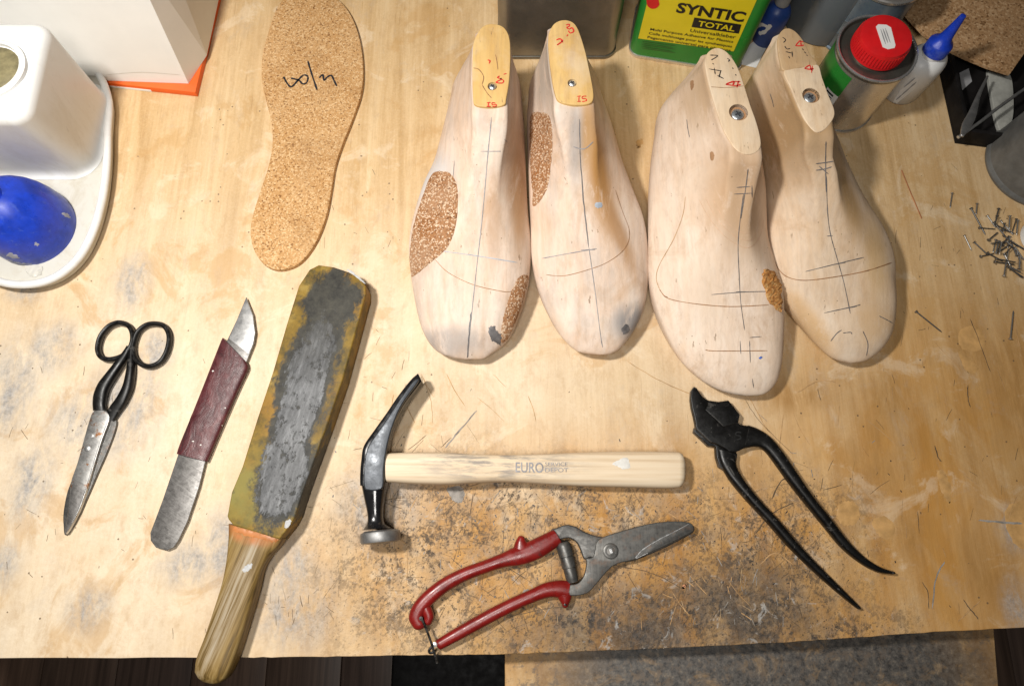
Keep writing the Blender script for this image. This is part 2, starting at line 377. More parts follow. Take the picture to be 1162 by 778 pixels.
MAT['white_print'] = plain('white_sticker', (0.78, 0.77, 0.75), 0.55, 0, 0.05)
MAT['grey_print'] = plain('grey_print', (0.30, 0.30, 0.31), 0.55)
MAT['grey_plastic'] = plain('scuffed_grey_plastic', (0.115, 0.115, 0.11), 0.45, 0, 0.3, 60, 0.15)
MAT['black_tray'] = plain('black_plastic', (0.009, 0.008, 0.008), 0.55, 0, 0.4, 60, 0.1, 0.15)
MAT['grey_blue_tin'] = steel('blue_grey_tin', (0.11, 0.15, 0.20), (0.22, 0.28, 0.34), 0.3, 30, 0, 0.6)
MAT['nail'] = steel('nail_wire', (0.16, 0.155, 0.15), (0.45, 0.44, 0.42), 0.32, 300)
MAT['nail_dark'] = steel('dark_nail_wire', (0.06, 0.06, 0.06), (0.18, 0.175, 0.17), 0.4, 300)
MAT['splinter'] = plain('red_brown_splinter', (0.34, 0.13, 0.05), 0.7)
MAT['scratch'] = plain('dark_scratch', (0.10, 0.065, 0.035), 0.8, 0, 0.5, 120)
MAT['scratch_grey'] = plain('grey_scratch', (0.26, 0.235, 0.21), 0.8, 0, 0.5, 120)
MAT['scratch_brown'] = plain('brown_scratch', (0.42, 0.25, 0.11), 0.8, 0, 0.4, 120)
MAT['scratch_light'] = plain('raised_fibre', (0.55, 0.38, 0.20), 0.7, 0, 0.3, 120)
MAT['ochre_glue'] = plain('dried_ochre_glue', (0.50, 0.29, 0.11), 0.5, 0, 0.25, 90, 0.2)
MAT['salmon'] = plain('salmon_crumb', (0.62, 0.26, 0.12), 0.6)
MAT['grey_smear'] = plain('grey_smear', (0.42, 0.42, 0.42), 0.5, 0, 0.25, 120, 0.3)
MAT['white_glue'] = plain('dried_white_glue', (0.66, 0.64, 0.60), 0.45, 0, 0.15, 120, 0.3)
MAT['ash_handle'] = last_material('pale_ash_handle', (0.76, 0.62, 0.42), (0.68, 0.52, 0.32), (), 0.03, (9, 2, 0))

def mat_handle():
    m = NT('ash_hammer_handle', 0.5, 0, 0.3)
    g = m.noise(1, 4, 0.55, m.map((9, 330, 120)), 0.2)
    c = m.ramp(g, [(0.34, (0.71, 0.585, 0.43)), (0.5, (0.675, 0.54, 0.38)), (0.68, (0.56, 0.42, 0.275))])
    e = m.ell((0.035, 0.004), 0.10, 0.022, 0, 0.8)
    n = m.ramp(m.noise(1, 6, 0.7, m.map((40, 240, 60))), [(0.44, 0.0), (0.60, 1.0)])
    c = m.mix(m.math('MULTIPLY', m.math('MULTIPLY', e, n), 0.8), c, (0.20, 0.185, 0.18))
    m.col(c); m.bump(g, 0.12, 0.0005)
    return m.m
MAT['hammer_handle'] = mat_handle()

# ------------------------------------------------------------------ mesh helpers
def cr(pts, m, closed=False):
    """Catmull-Rom resampling of a list of tuples"""
    n = len(pts); out = []
    pts = [tuple(p) for p in pts]
    segs = n if closed else n - 1
    for i in range(segs):
        if closed: a, b, c, d = pts[(i - 1) % n], pts[i], pts[(i + 1) % n], pts[(i + 2) % n]
        else: a, b, c, d = pts[max(i - 1, 0)], pts[i], pts[i + 1], pts[min(i + 2, n - 1)]
        for k in range(m):
            t = k / m
            out.append(tuple(0.5 * (2 * q + (r - p) * t + (2 * p - 5 * q + 4 * r - s) * t * t + (3 * q - p - 3 * r + s) * t ** 3)
                             for p, q, r, s in zip(a, b, c, d)))
    if not closed: out.append(pts[-1])
    return out

def empty(name, loc, label, cat, group=None):
    o = bpy.data.objects.new(name, None)
    o.empty_display_size = 0.02
    col.objects.link(o); o.location = loc
    o['label'] = label; o['category'] = cat
    if group: o['group'] = group
    return o
def tag(o, label, cat, group=None):
    o['label'] = label; o['category'] = cat
    if group: o['group'] = group
    return o
def root_of(p):
    while p.parent: p = p.parent
    return p
def build(name, verts, faces, mat, parent=None, base=None, angle=38, kind=None):
    """link world-space geometry as one mesh object; parts are stored relative to the foot of their thing"""
    o0 = Vector(root_of(parent).location) if parent else Vector(base if base is not None else (0, 0, 0))
    me = bpy.data.meshes.new(name)
    me.from_pydata([tuple(Vector(v) - o0) for v in verts], [], [tuple(f) for f in faces])
    bm = bmesh.new(); bm.from_mesh(me)
    bmesh.ops.recalc_face_normals(bm, faces=bm.faces[:])
    bm.to_mesh(me); bm.free()
    me.shade_smooth()
    me.set_sharp_from_angle(angle=R(angle))
    me.materials.append(MAT[mat] if isinstance(mat, str) else mat)
    o = bpy.data.objects.new(name, me); col.objects.link(o)
    if parent: o.parent = parent
    else: o.location = o0
    if kind: o['kind'] = kind
    return o

def merge(*gs):
    V, Fc = [], []
    for v, f in gs:
        k = len(V); V += list(v); Fc += [tuple(i + k for i in q) for q in f]
    return V, Fc

def loft_rows(rows, e=2.4, n=22, caps=(0.0, 0.0)):
    """rows of (centre, half-width vector, half-height) -> closed tube of superellipse sections"""
    rows = list(rows)
    def rounded(C, S, h, T, r):
        return [(C + T * (r * math.sin(a)), S * math.cos(a), h * math.cos(a)) for a in (R(25), R(48), R(68), R(82))]
    if caps[0]: rows = list(reversed(rounded(*rows[0], (rows[0][0] - rows[1][0]).normalized(), caps[0]))) + rows
    if caps[1]: rows = rows + rounded(*rows[-1], (rows[-1][0] - rows[-2][0]).normalized(), caps[1])
    V, Fc = [], []
    for C, S, h in rows:
        for k in range(n):
            a = 2 * math.pi * k / n
            c, s = math.cos(a), math.sin(a)
            V.append(C + S * (math.copysign(abs(c) ** (2 / e), c)) + Vector((0, 0, h * math.copysign(abs(s) ** (2 / e), s))))
    m = len(rows)
    for i in range(m - 1):
        for k in range(n):
            j = (k + 1) % n
            Fc.append((i * n + k, i * n + j, (i + 1) * n + j, (i + 1) * n + k))
    Fc.append(tuple(range(n))[::-1]); Fc.append(tuple((m - 1) * n + k for k in range(n)))
    return V, Fc
def loft_px(rows, e=2.4, n=22, m=5, caps=(0.0, 0.0)):
    """rows of (lx, ly, rx, ry, z centre, half height)"""
    out = []
    for (lx, ly, rx, ry, zc, hz) in cr(rows, m):
        L, Rr = P(lx, ly, zc), P(rx, ry, zc)
        out.append(((L + Rr) / 2, (Rr - L) / 2, hz))
    return loft_rows(out, e, n, caps)
def path_rows(pts):
    """(x, y, half-width px, z, half-height) along a centre line -> loft_px rows"""
    rows = []
    for i, (x, y, w, z, h) in enumerate(pts):
        a, b = pts[max(i - 1, 0)], pts[min(i + 1, len(pts) - 1)]
        dx, dy = b[0] - a[0], b[1] - a[1]; l = math.hypot(dx, dy) or 1
        nx, ny = dy / l, -dx / l
        rows.append((x + nx * w, y + ny * w, x - nx * w, y - ny * w, z, h))
    return rows

def tube(pts, rad, n=10, closed=False, cap=True):
    pts = [Vector(p) for p in pts]; m = len(pts); V, Fc = [], []
    if not isinstance(rad, (list, tuple)): rad = [rad] * m
    up = None
    for i, p in enumerate(pts):
        a = pts[(i - 1) % m] if closed else pts[max(i - 1, 0)]
        b = pts[(i + 1) % m] if closed else pts[min(i + 1, m - 1)]
        t = (b - a).normalized()
        if up is None: up = Vector((0, 0, 1)) if abs(t.z) < 0.9 else Vector((1, 0, 0))
        s = t.cross(up).normalized(); up = s.cross(t).normalized()
        for k in range(n):
            q = 2 * math.pi * k / n
            V.append(p + (s * math.cos(q) + up * math.sin(q)) * rad[i])
    for i in range(m if closed else m - 1):
        for k in range(n):
            j, i2 = (k + 1) % n, (i + 1) % m
            Fc.append((i * n + k, i * n + j, i2 * n + j, i2 * n + k))
    if cap and not closed:
        Fc.append(tuple(range(n))[::-1]); Fc.append(tuple((m - 1) * n + k for k in range(n)))
    return V, Fc

def lathe(profile, c, n=40, axis=None):
    """profile of (radius, height) turned round an upright axis (or the given one) at c"""
    V, Fc = [], []
    ax = Vector(axis).normalized() if axis is not None else Vector((0, 0, 1))
    q = ax.to_track_quat('Z', 'Y'); c = Vector(c)
    for (r, z) in profile:
        for k in range(n):
            a = 2 * math.pi * k / n
            V.append(c + q @ Vector((r * math.cos(a), r * math.sin(a), z)))
    m = len(profile)
    for i in range(m - 1):
        for k in range(n):
            j = (k + 1) % n
            Fc.append((i * n + k, i * n + j, (i + 1) * n + j, (i + 1) * n + k))
    Fc.append(tuple(range(n))[::-1]); Fc.append(tuple((m - 1) * n + k for k in range(n)))
    return V, Fc

def inset(poly, d):
    n = len(poly); out = []
    area2 = sum(poly[i][0] * poly[(i + 1) % n][1] - poly[(i + 1) % n][0] * poly[i][1] for i in range(n))
    sg = 1 if area2 > 0 else -1
    for i in range(n):
        a, b, c = Vector(poly[i - 1][:2]), Vector(poly[i][:2]), Vector(poly[(i + 1) % n][:2])
        e1, e2 = (b - a), (c - b)
        if e1.length < 1e-9 or e2.length < 1e-9: out.append((b.x, b.y)); continue
        e1.normalize(); e2.normalize()
        n1, n2 = Vector((-e1.y, e1.x)) * sg, Vector((-e2.y, e2.x)) * sg
        nn = n1 + n2
        if nn.length < 1e-6: nn = n1
        nn.normalize(); k = max(0.45, nn.dot(n1))
        out.append(tuple(b + nn * (d / k)))
    return out
def slab(poly, z0, z1, bev=0.0, seg=3, both=False):
    """outline (xy, metres) extruded from z0 to z1 with a rounded upper (and lower) edge"""
    rings = []
    if both and bev:
        for k in range(seg, 0, -1):
            a = k / seg * math.pi / 2
            rings.append((inset(poly, bev * (1 - math.cos(a))), z0 + bev * (1 - math.sin(a))))
    else: rings.append((poly, z0))
    if bev:
        if both: rings.append((poly, z0 + bev))
        for k in range(0, seg + 1):
            a = k / seg * math.pi / 2
            rings.append((inset(poly, bev * (1 - math.cos(a))), z1 - bev * (1 - math.sin(a))))
    else: rings.append((poly, z1))
    n = len(poly); V, Fc = [], []
    for pl, z in rings: V += [Vector((p[0], p[1], z)) for p in pl]
    for i in range(len(rings) - 1):
        for k in range(n):
            j = (k + 1) % n
            Fc.append((i * n + k, i * n + j, (i + 1) * n + j, (i + 1) * n + k))
    Fc.append(tuple(range(n))[::-1]); Fc.append(tuple((len(rings) - 1) * n + k for k in range(n)))
    return V, Fc
def px_poly(pts, z, smooth=0):
    if smooth: pts = cr([p[:2] for p in pts], smooth, True)
    return [tuple(P(p[0], p[1], z)[:2]) for p in pts]
def slab_px(pts, z0, z1, bev=0.0, smooth=0, both=False, seg=3):
    return slab(px_poly(pts, z1, smooth), z0, z1, bev, seg, both)

def bvh_of(obj):
    base = Vector(root_of(obj).location)
    return BVHTree.FromPolygons([v.co + base for v in obj.data.vertices], [tuple(p.vertices) for p in obj.data.polygons])
def hit(px, py, surf, toward=None):
    """where the line of sight of a photo pixel meets a surface: a height (number) or a BVH tree"""
    if isinstance(surf, (int, float)): return P(px, py, surf), Vector((0, 0, 1))
    if isinstance(surf, tuple): return on_plane(px, py, surf[0], surf[1]), surf[1]
    for k in range(14):
        loc, nor, idx, dist = surf.ray_cast(CAM, ray(px, py).normalized())
        if loc is not None: return loc, (nor if nor.dot(CAM - loc) > 0 else -nor)
        if toward is None: break
        px += (toward[0] - px) * 0.05; py += (toward[1] - py) * 0.05
    return None, None
def ribbon(px, surf, width, lift=0.0004, smooth=6, toward=None, taper=True, jit=0.0):
    pts = cr([p[:2] for p in px], smooth) if smooth > 1 and len(px) > 1 else list(px)
    if len(px) == 2:
        n = max(4, int(math.hypot(px[1][0] - px[0][0], px[1][1] - px[0][1]) / 4))
        pts = [(px[0][0] + (px[1][0] - px[0][0]) * k / n, px[0][1] + (px[1][1] - px[0][1]) * k / n) for k in range(n + 1)]
    Q = []
    for p in pts:
        l, nn = hit(p[0] + random.uniform(-jit, jit), p[1] + random.uniform(-jit, jit), surf, toward)
        if l is not None: Q.append((l + nn * lift, nn))
    V, Fc = [], []
    m = len(Q)
    if m < 2: return V, Fc
    for i, (q, nn) in enumerate(Q):
        t = (Q[min(i + 1, m - 1)][0] - Q[max(i - 1, 0)][0])
        if t.length < 1e-9: t = Vector((1, 0, 0))
        s = nn.cross(t.normalized())
        w = width * (0.75 + 0.5 * random.random()) / 2
        if taper and i in (0, m - 1): w *= 0.35
        V += [q - s * w, q + s * w]
    for i in range(m - 1): Fc.append((2 * i, 2 * i + 1, 2 * i + 3, 2 * i + 2))
    return V, Fc
def mark(name, strokes, surf, width, mat, parent, lift=0.0004, toward=None, smooth=6, jit=0.0):
    if name in ('pencil_line', 'girth_line', 'fold_line', 'worn_edge', 'scrape', 'honed_edge'):
        for s in strokes:
            g = ribbon(s, surf, width * .8, lift, smooth, toward, True, jit)
            if g[0]: build(name, g[0], g[1], mat, parent)
        return
    g = merge(*[ribbon(s, surf, width, lift, smooth, toward, True, jit) for s in strokes])
    if g[0]: return build(name, g[0], g[1], mat, parent)
def patch(name, px, surf, mat, parent, lift=0.0006, step=3.0, rough=1.2, toward=None, relief=0.0, smooth=6, kind=None):
    """a filled area lying on a surface, with a ragged rim"""
    rim = cr([p[:2] for p in px], smooth, True) if smooth else list(px)
    rim = [(x + random.uniform(-rough, rough), y + random.uniform(-rough, rough)) for x, y in rim]
    xs, ys = [p[0] for p in rim], [p[1] for p in rim]
    pts = [Vector(p) for p in rim]; nb = len(rim)
    def inside(x, y):
        r = False; j = nb - 1
        for i in range(nb):
            if (rim[i][1] > y) != (rim[j][1] > y) and x < (rim[j][0] - rim[i][0]) * (y - rim[i][1]) / (rim[j][1] - rim[i][1]) + rim[i][0]: r = not r
            j = i
        return r
    y = min(ys) + step / 2
    while y < max(ys):
        x = min(xs) + step / 2
        while x < max(xs):
            if inside(x, y): pts.append(Vector((x, y)))
            x += step
        y += step
    v2, _, f2 = delaunay_2d_cdt(pts, [], [list(range(nb))], 1, 1e-4)[:3]
    V = []; ok = []
    for i, p in enumerate(v2):
        l, nn = hit(p[0], p[1], surf, toward)
        ok.append(l is not None)
        V.append(l + nn * (lift + (random.random() * relief if i >= nb else -0.0002)) if l is not None else Vector((0, 0, 0)))
    Fc = [f for f in f2 if all(ok[i] for i in f) and max((V[f[a]] - V[f[a - 1]]).length for a in range(len(f))) < 0.02]
    used = sorted({i for f in Fc for i in f}); mp = {k: i for i, k in enumerate(used)}
    return build(name, [V[i] for i in used], [tuple(mp[i] for i in f) for f in Fc], mat, parent, kind=kind)

def text_geo(s, bold=0.0):
    cu = bpy.data.curves.new('t', 'FONT'); cu.body = s; cu.offset = bold; cu.resolution_u = 3
    o = bpy.data.objects.new('t', cu); col.objects.link(o)
    dg = bpy.context.evaluated_depsgraph_get()
    me = o.evaluated_get(dg).to_mesh()
    V = [v.co.copy() for v in me.vertices]; Fc = [tuple(p.vertices) for p in me.polygons]
    o.evaluated_get(dg).to_mesh_clear()
    bpy.data.objects.remove(o); bpy.data.curves.remove(cu)
    return V, Fc
def text_on(name, s, a, b, cap, surf, mat, parent, bold=0.0, lift=0.0004, shear=0.0):
    """lettering whose baseline runs from photo pixel a to b on a surface; cap = letter height in metres"""
    A, n1 = hit(a[0], a[1], surf); B, _ = hit(b[0], b[1], surf)
    V, Fc = text_geo(s, bold)
    x0, x1 = min(v.x for v in V), max(v.x for v in V)
    ex = (B - A); L = ex.length; ex.normalize()
    ey = n1.cross(ex).normalized()
    W = []
    for v in V:
        q = A + ex * ((v.x - x0) / (x1 - x0) * L + shear * v.y / 0.7 * cap) + ey * (v.y / 0.7 * cap)
        if isinstance(surf, BVHTree):
            l, nn, _, _ = surf.ray_cast(q + n1 * 0.02, -n1)
            if l is not None: q = l
        W.append(q + n1 * lift)
    return build(name, W, Fc, mat, parent)

def box_v(c, sx, sy, sz, rz=0.0):
    M = Matrix.Rotation(rz, 3, 'Z'); c = Vector(c); V = []
    for dz in (0, 1):
        for dx, dy in ((-1, -1), (1, -1), (1, 1), (-1, 1)):
            V.append(c + M @ Vector((dx * sx / 2, dy * sy / 2, dz * sz)))
    return V, [(0, 3, 2, 1), (4, 5, 6, 7), (0, 1, 5, 4), (1, 2, 6, 5), (2, 3, 7, 6), (3, 0, 4, 7)]

def rounded_rect(cx, cy, w, d, r, rz=0.0, n=6):
    out = []
    for (sx, sy, a0) in ((1, 1, 0), (-1, 1, 90), (-1, -1, 180), (1, -1, 270)):
        for k in range(n + 1):
            a = R(a0 + 90 * k / n)
            out.append((sx * (w / 2 - r) + r * math.cos(a), sy * (d / 2 - r) + r * math.sin(a)))
    c, s = math.cos(rz), math.sin(rz)
    return [(cx + x * c - y * s, cy + x * s + y * c) for x, y in out]

def drill(obj, centre, radius, depth):
    """cut a real round hole into a part"""
    base = Vector(root_of(obj).location)
    V, Fc = lathe([(radius, -depth), (radius, 0.02)], Vector(centre) - base, 28)
    me = bpy.data.meshes.new('cut'); me.from_pydata([tuple(v) for v in V], [], Fc)
    bm = bmesh.new(); bm.from_mesh(me); bmesh.ops.recalc_face_normals(bm, faces=bm.faces[:]); bm.to_mesh(me); bm.free()
    c = bpy.data.objects.new('cut', me); col.objects.link(c)
    c.location = base
    md = obj.modifiers.new('b', 'BOOLEAN'); md.object = c; md.operation = 'DIFFERENCE'; md.solver = 'EXACT'
    dg = bpy.context.evaluated_depsgraph_get(); dg.update()
    new = bpy.data.meshes.new_from_object(obj.evaluated_get(dg))
    obj.modifiers.clear(); obj.data = new
    bpy.data.objects.remove(c)

# ------------------------------------------------------------------ the floor below
floor_z = -0.78
V, Fc = box_v((0, 0, floor_z - 0.03), 4.0, 4.0, 0.02)
fl = build('floor', V, Fc, plain('floor_underlay', (0.02, 0.016, 0.014), 0.8)); fl['kind'] = 'structure'
def plank_mat(i, c):
    m = NT('dark_laminate', 0.42, 0, 0.4)
    g = m.noise(1, 6, 0.62, m.map((110, 3.5, 1), loc=(i * 3.1, i, 0)), 0.3)
    m.col(m.ramp(g, [(0.3, tuple(x * 0.55 for x in c)), (0.7, tuple(x * 1.45 for x in c))]))
    m.bump(g, 0.2, 0.0008)
    return m.m
cols = [(0.165, 0.108, 0.080), (0.145, 0.098, 0.078), (0.19, 0.118, 0.082)]
pm = [plank_mat(i, c) for i, c in enumerate(cols)]
for i in range(-9, 10):
    V, Fc = slab(rounded_rect(i * 0.140 + 0.03, -0.2 + (i % 3) * 0.05, 0.1385, 3.2, 0.002, 0, 1), floor_z - 0.009, floor_z, 0.0012, 2)
    build('plank', V, Fc, pm[i % 3], fl)

# ------------------------------------------------------------------ the bench
bench = empty('workbench', (0, 0, 0), 'worn pale plywood workbench with stained, scratched front edge under all the tools', 'workbench')
edge = [(-260, 748), (-40, 747), (225, 746), (330, 745.5), (430, 744), (500, 743), (570, 742), (690, 738), (800, 733), (880, 729), (950, 725), (1060, 717), (1162, 712), (1420, 700)]
e2 = cr(edge, 8)
e2 = [(x, y + random.uniform(-0.5, 0.5)) for x, y in e2]
poly = [tuple(P(x, y, 0)[:2]) for x, y in e2] + [(1.15, 0.95), (-1.15, 0.95)]
V, Fc = slab(poly, -0.024, 0.0, 0.0012, 2)
top = build('bench_top', V, Fc, 'bench', bench)
for (x, y) in ((-0.95, 0.85), (0.95, 0.85), (-0.95, 0.0), (0.95, 0.0)):
    V, Fc = slab(rounded_rect(x, y, 0.07, 0.07, 0.006), floor_z + 0.001, -0.0245, 0.002, 2)
    build('leg', V, Fc, 'brown_plate', bench)
V, Fc = slab([(-0.9, 0.1), (0.95, 0.1), (0.95, 0.125), (-0.9, 0.125)], -0.16, -0.025)
build('front_rail', V, Fc, 'brown_plate', bench)

# scratches, nicks and crumbs of glue rubbed into the top
def scratch_set(n, zones, mat, wmin, wmax, lmin, lmax, ang):
    gs = []
    for _ in range(n):
        (x, y, a, b) = random.choice(zones)
        cx, cy = random.gauss(x, a), random.gauss(y, b)
        if cy > 738 - max(0, (cx - 570)) * 0.05 or cx < 5: continue
        l = random.uniform(lmin, lmax); t = R(random.gauss(*random.choice(ang)))
        k = random.uniform(-0.08, 0.08) * l
        dx, dy = math.cos(t) * l / 2, -math.sin(t) * l / 2
        if max(cy + dy, cy - dy) > 728 - max(0, (cx - 570)) * 0.05: continue
        gs.append(ribbon([(cx - dx, cy - dy), (cx + dy / l * k, cy - dx / l * k), (cx + dx, cy + dy)], 0.0, random.uniform(wmin, wmax), 0.00012 + random.random() * 0.00012, 4))
    g = merge(*gs)
    return build('scratches', g[0], g[1], mat, bench, kind='stuff')
zones = [(700, 690, 110, 30), (600, 600, 110, 40), (560, 650, 60, 40), (840, 660, 60, 45), (880, 600, 60, 60), (450, 560, 50, 40), (700, 570, 120, 25)]
scratch_set(120, zones, 'scratch', 0.0002, 0.00055, 4, 30, [(60, 25), (-55, 25), (10, 20)])
scratch_set(90, zones, 'scratch_grey', 0.0003, 0.0007, 3, 18, [(60, 25), (-50, 25), (85, 15)])
scratch_set(70, zones + [(1060, 520, 60, 90), (520, 470, 60, 20), (880, 480, 80, 30)], 'scratch_brown', 0.0003, 0.0008, 8, 45, [(-70, 18), (80, 15), (-45, 15)])
scratch_set(60, [(150, 500, 120, 100), (60, 650, 60, 60), (430, 250, 40, 140), (1060, 300, 40, 60), (340, 660, 40, 40)], 'scratch', 0.0002, 0.0004, 3, 9, [(60, 40), (-60, 40)])
scratch_set(330, zones, 'scratch', 0.00012, 0.00030, 5, 34, [(62, 22), (-58, 20), (8, 14), (85, 8)])
scratch_set(220, [(z[0], z[1], z[2] * 1.2, z[3] * 1.1) for z in zones], 'ink', 0.0003, 0.0010, 1.2, 3.5, [(62, 40), (-58, 40)])
scratch_set(60, zones, 'scratch_light', 0.00012, 0.0003, 4, 18, [(62, 22), (-58, 20), (85, 10)])
scratch_set(110, [(80, 480, 70, 70), (200, 600, 80, 70), (330, 680, 40, 30), (440, 440, 40, 60), (1060, 480, 60, 120)], 'scratch', 0.00014, 0.0004, 3, 16, [(62, 40), (-58, 40), (85, 10)])
named = [([(505, 508), (520, 490), (541, 466)], 'scratch_grey', .0013), ([(500, 508), (512, 496)], 'scratch', .0005), ([(478, 424), (489, 455), (491, 480)], 'scratch_brown', .0004),
         ([(560, 425), (574, 439)], 'scratch_brown', .0005), ([(712, 410), (745, 430), (790, 450)], 'scratch_brown', .0006), ([(690, 640), (740, 650), (775, 668)], 'scratch', .0005),
         ([(876, 566), (889, 543), (905, 562)], 'scratch', .0010), ([(905, 562), (918, 592), (930, 620)], 'scratch_brown', .0008), ([(857, 605), (875, 583), (900, 570)], 'scratch', .0008),
         ([(862, 640), (880, 627), (900, 640)], 'scratch_brown', .0009), ([(1110, 590), (1135, 592), (1160, 594)], 'scratch_grey', .0016), ([(1093, 680), (1101, 691), (1110, 702)], 'scratch', .0009),
         ([(1087, 705), (1100, 692), (1113, 681)], 'scratch_brown', .0006), ([(1101, 362), (1112, 390), (1124, 422)], 'scratch', .0006), ([(1098, 437), (1098, 450), (1101, 462)], 'scratch', .0008),
         ([(1060, 505), (1065, 520), (1068, 523)], 'scratch', .0008), ([(1046, 660), (1052, 670), (1054, 690)], 'scratch', .0006), ([(1072, 637), (1062, 655), (1058, 690)], 'scratch_grey', .0011),
         ([(1150, 355), (1158, 400)], 'scratch_brown', .0008), ([(1041, 580), (1043, 605)], 'scratch', .0005), ([(905, 445), (930, 432), (950, 434)], 'scratch_brown', .0008),
         ([(850, 450), (866, 480), (880, 500)], 'scratch_brown', .0006), ([(845, 452), (862, 478), (900, 515)], 'scratch', .0004), ([(575, 700), (620, 690), (650, 688)], 'scratch', .0005)]
for m_ in ('scratch', 'scratch_grey', 'scratch_brown'):
    g = merge(*[ribbon(p, 0.0, w, 0.0003, 6, None, True, 0.4) for p, mm, w in named if mm == m_])
    build('scratches', g[0], g[1], m_, bench, kind='stuff')
for pts, m_ in (([(1090, 374), (1112, 372), (1117, 395), (1092, 396)], 'ochre_glue'), ([(1088, 398), (1104, 410), (1110, 418), (1102, 424), (1094, 416)], 'ochre_glue'),
                ([(1064, 535), (1070, 534), (1079, 552), (1078, 570), (1073, 566), (1066, 550)], 'ochre_glue'), ([(952, 572), (965, 568), (975, 578), (972, 592), (960, 596), (950, 588)], 'ochre_glue'),
                ([(990, 590), (1006, 586), (1016, 600), (1010, 612), (996, 606)], 'ochre_glue'), ([(508, 553), (524, 552), (527, 566), (518, 570), (510, 562)], 'scratch_grey'),
                ([(1140, 580), (1164, 570), (1166, 620), (1150, 615)], 'ochre_glue'), ([(774, 666), (778, 662), (779, 664), (775, 669)], 'salmon'),
                ([(590, 678), (596, 668), (602, 672), (594, 690)], 'scratch_grey'), ([(722, 160), (730, 158), (728, 166), (723, 168)], 'ochre_glue'),
                ):
    patch('glue_stain', pts, 0.0, m_, bench, 0.0002, 4, 1.0, kind='stuff')

pull = empty('pull_out_board', P(850, 760, -0.035), 'grimy plywood board pulled out below the front edge of the bench', 'board')
bp = [tuple(P(x, y, -0.035)[:2]) for x, y in ((572.5, 700), (573, 790), (573, 860), (1141, 860), (1134, 790), (1126, 690))]
V, Fc = slab(bp, -0.053, -0.035, 0.001, 2)
build('board_top', V, Fc, 'board', pull)
lx, rx_ = bp[0][0], bp[3][0]
for xx in (lx + 0.012, rx_ - 0.012):
    V, Fc = box_v((xx, 0.02, -0.16), 0.018, 0.30, 0.1068)
    build('drawer_side', V, Fc, 'brown_plate', pull)
V, Fc = box_v(((lx + rx_) / 2, -0.10, -0.16), rx_ - lx - 0.05, 0.018, 0.1068)
build('drawer_front', V, Fc, 'brown_plate', pull)

# added black prop standing in for floor shade beside the pull-out board
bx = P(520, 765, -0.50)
shade_obj = empty('shade_prop', (bx.x + 0.03, bx.y - 0.01, floor_z), 'added black crate on the dark floor under the bench', 'prop')
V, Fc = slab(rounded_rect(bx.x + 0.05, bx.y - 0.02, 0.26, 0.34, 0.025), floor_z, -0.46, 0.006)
build('prop_body', V, Fc, 'black_tray', shade_obj)
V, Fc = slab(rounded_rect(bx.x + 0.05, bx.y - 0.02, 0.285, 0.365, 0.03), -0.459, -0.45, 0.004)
build('lid', V, Fc, 'black_tray', shade_obj)  # upper layer of the added shade prop

# ------------------------------------------------------------------ cork insole
ins = [(350, -14), (375, -7), (395, 12), (407, 40), (412, 75), (410, 105), (400, 135), (388, 165), (380, 190), (376, 215), (370, 245), (358, 275), (340, 298), (318, 306),
       (300, 300), (288, 283), (284, 262), (288, 240), (296, 215), (304, 190), (309, 165), (308, 140), (302, 115), (297, 90), (298, 62), (305, 35), (315, 8), (330, -8)]
inso = empty('cork_insole', P(345, 150), 'flat cork insole with black handwriting lying on the bare bench', 'insole')
V, Fc = slab_px(ins, 0.0004, 0.0055, 0.0008, 5)
build('sole', V, Fc, 'cork', inso)
hw = [[(150, 212), (160, 230), (172, 240), (190, 222), (205, 208), (217, 212), (214, 228), (203, 232), (192, 222), (170, 216)], [(217, 168), (228, 205), (243, 250)],
      [(248, 216), (258, 207), (262, 222), (270, 214), (282, 209), (290, 224), (297, 238)]]
mark('handwriting', [Z(s, 2.43, 260, 0) for s in hw], 0.0055, 0.0019, 'ink', inso, 0.0002)

# ------------------------------------------------------------------ shoe lasts
def interp(x, xs, ys):
    if x <= xs[0]: return ys[0]
    for i in range(len(xs) - 1):
        if x <= xs[i + 1]:
            t = (x - xs[i]) / max(1e-9, xs[i + 1] - xs[i]); return ys[i] + (ys[i + 1] - ys[i]) * t
    return ys[-1]
def smooth_curve(pts):
    d = cr(pts, 10); xs = [p[0] for p in d]; ys = [p[1] for p in d]
    return lambda x: interp(x, xs, ys)
def sstep(t): t = min(1, max(0, t)); return t * t * (3 - 2 * t)

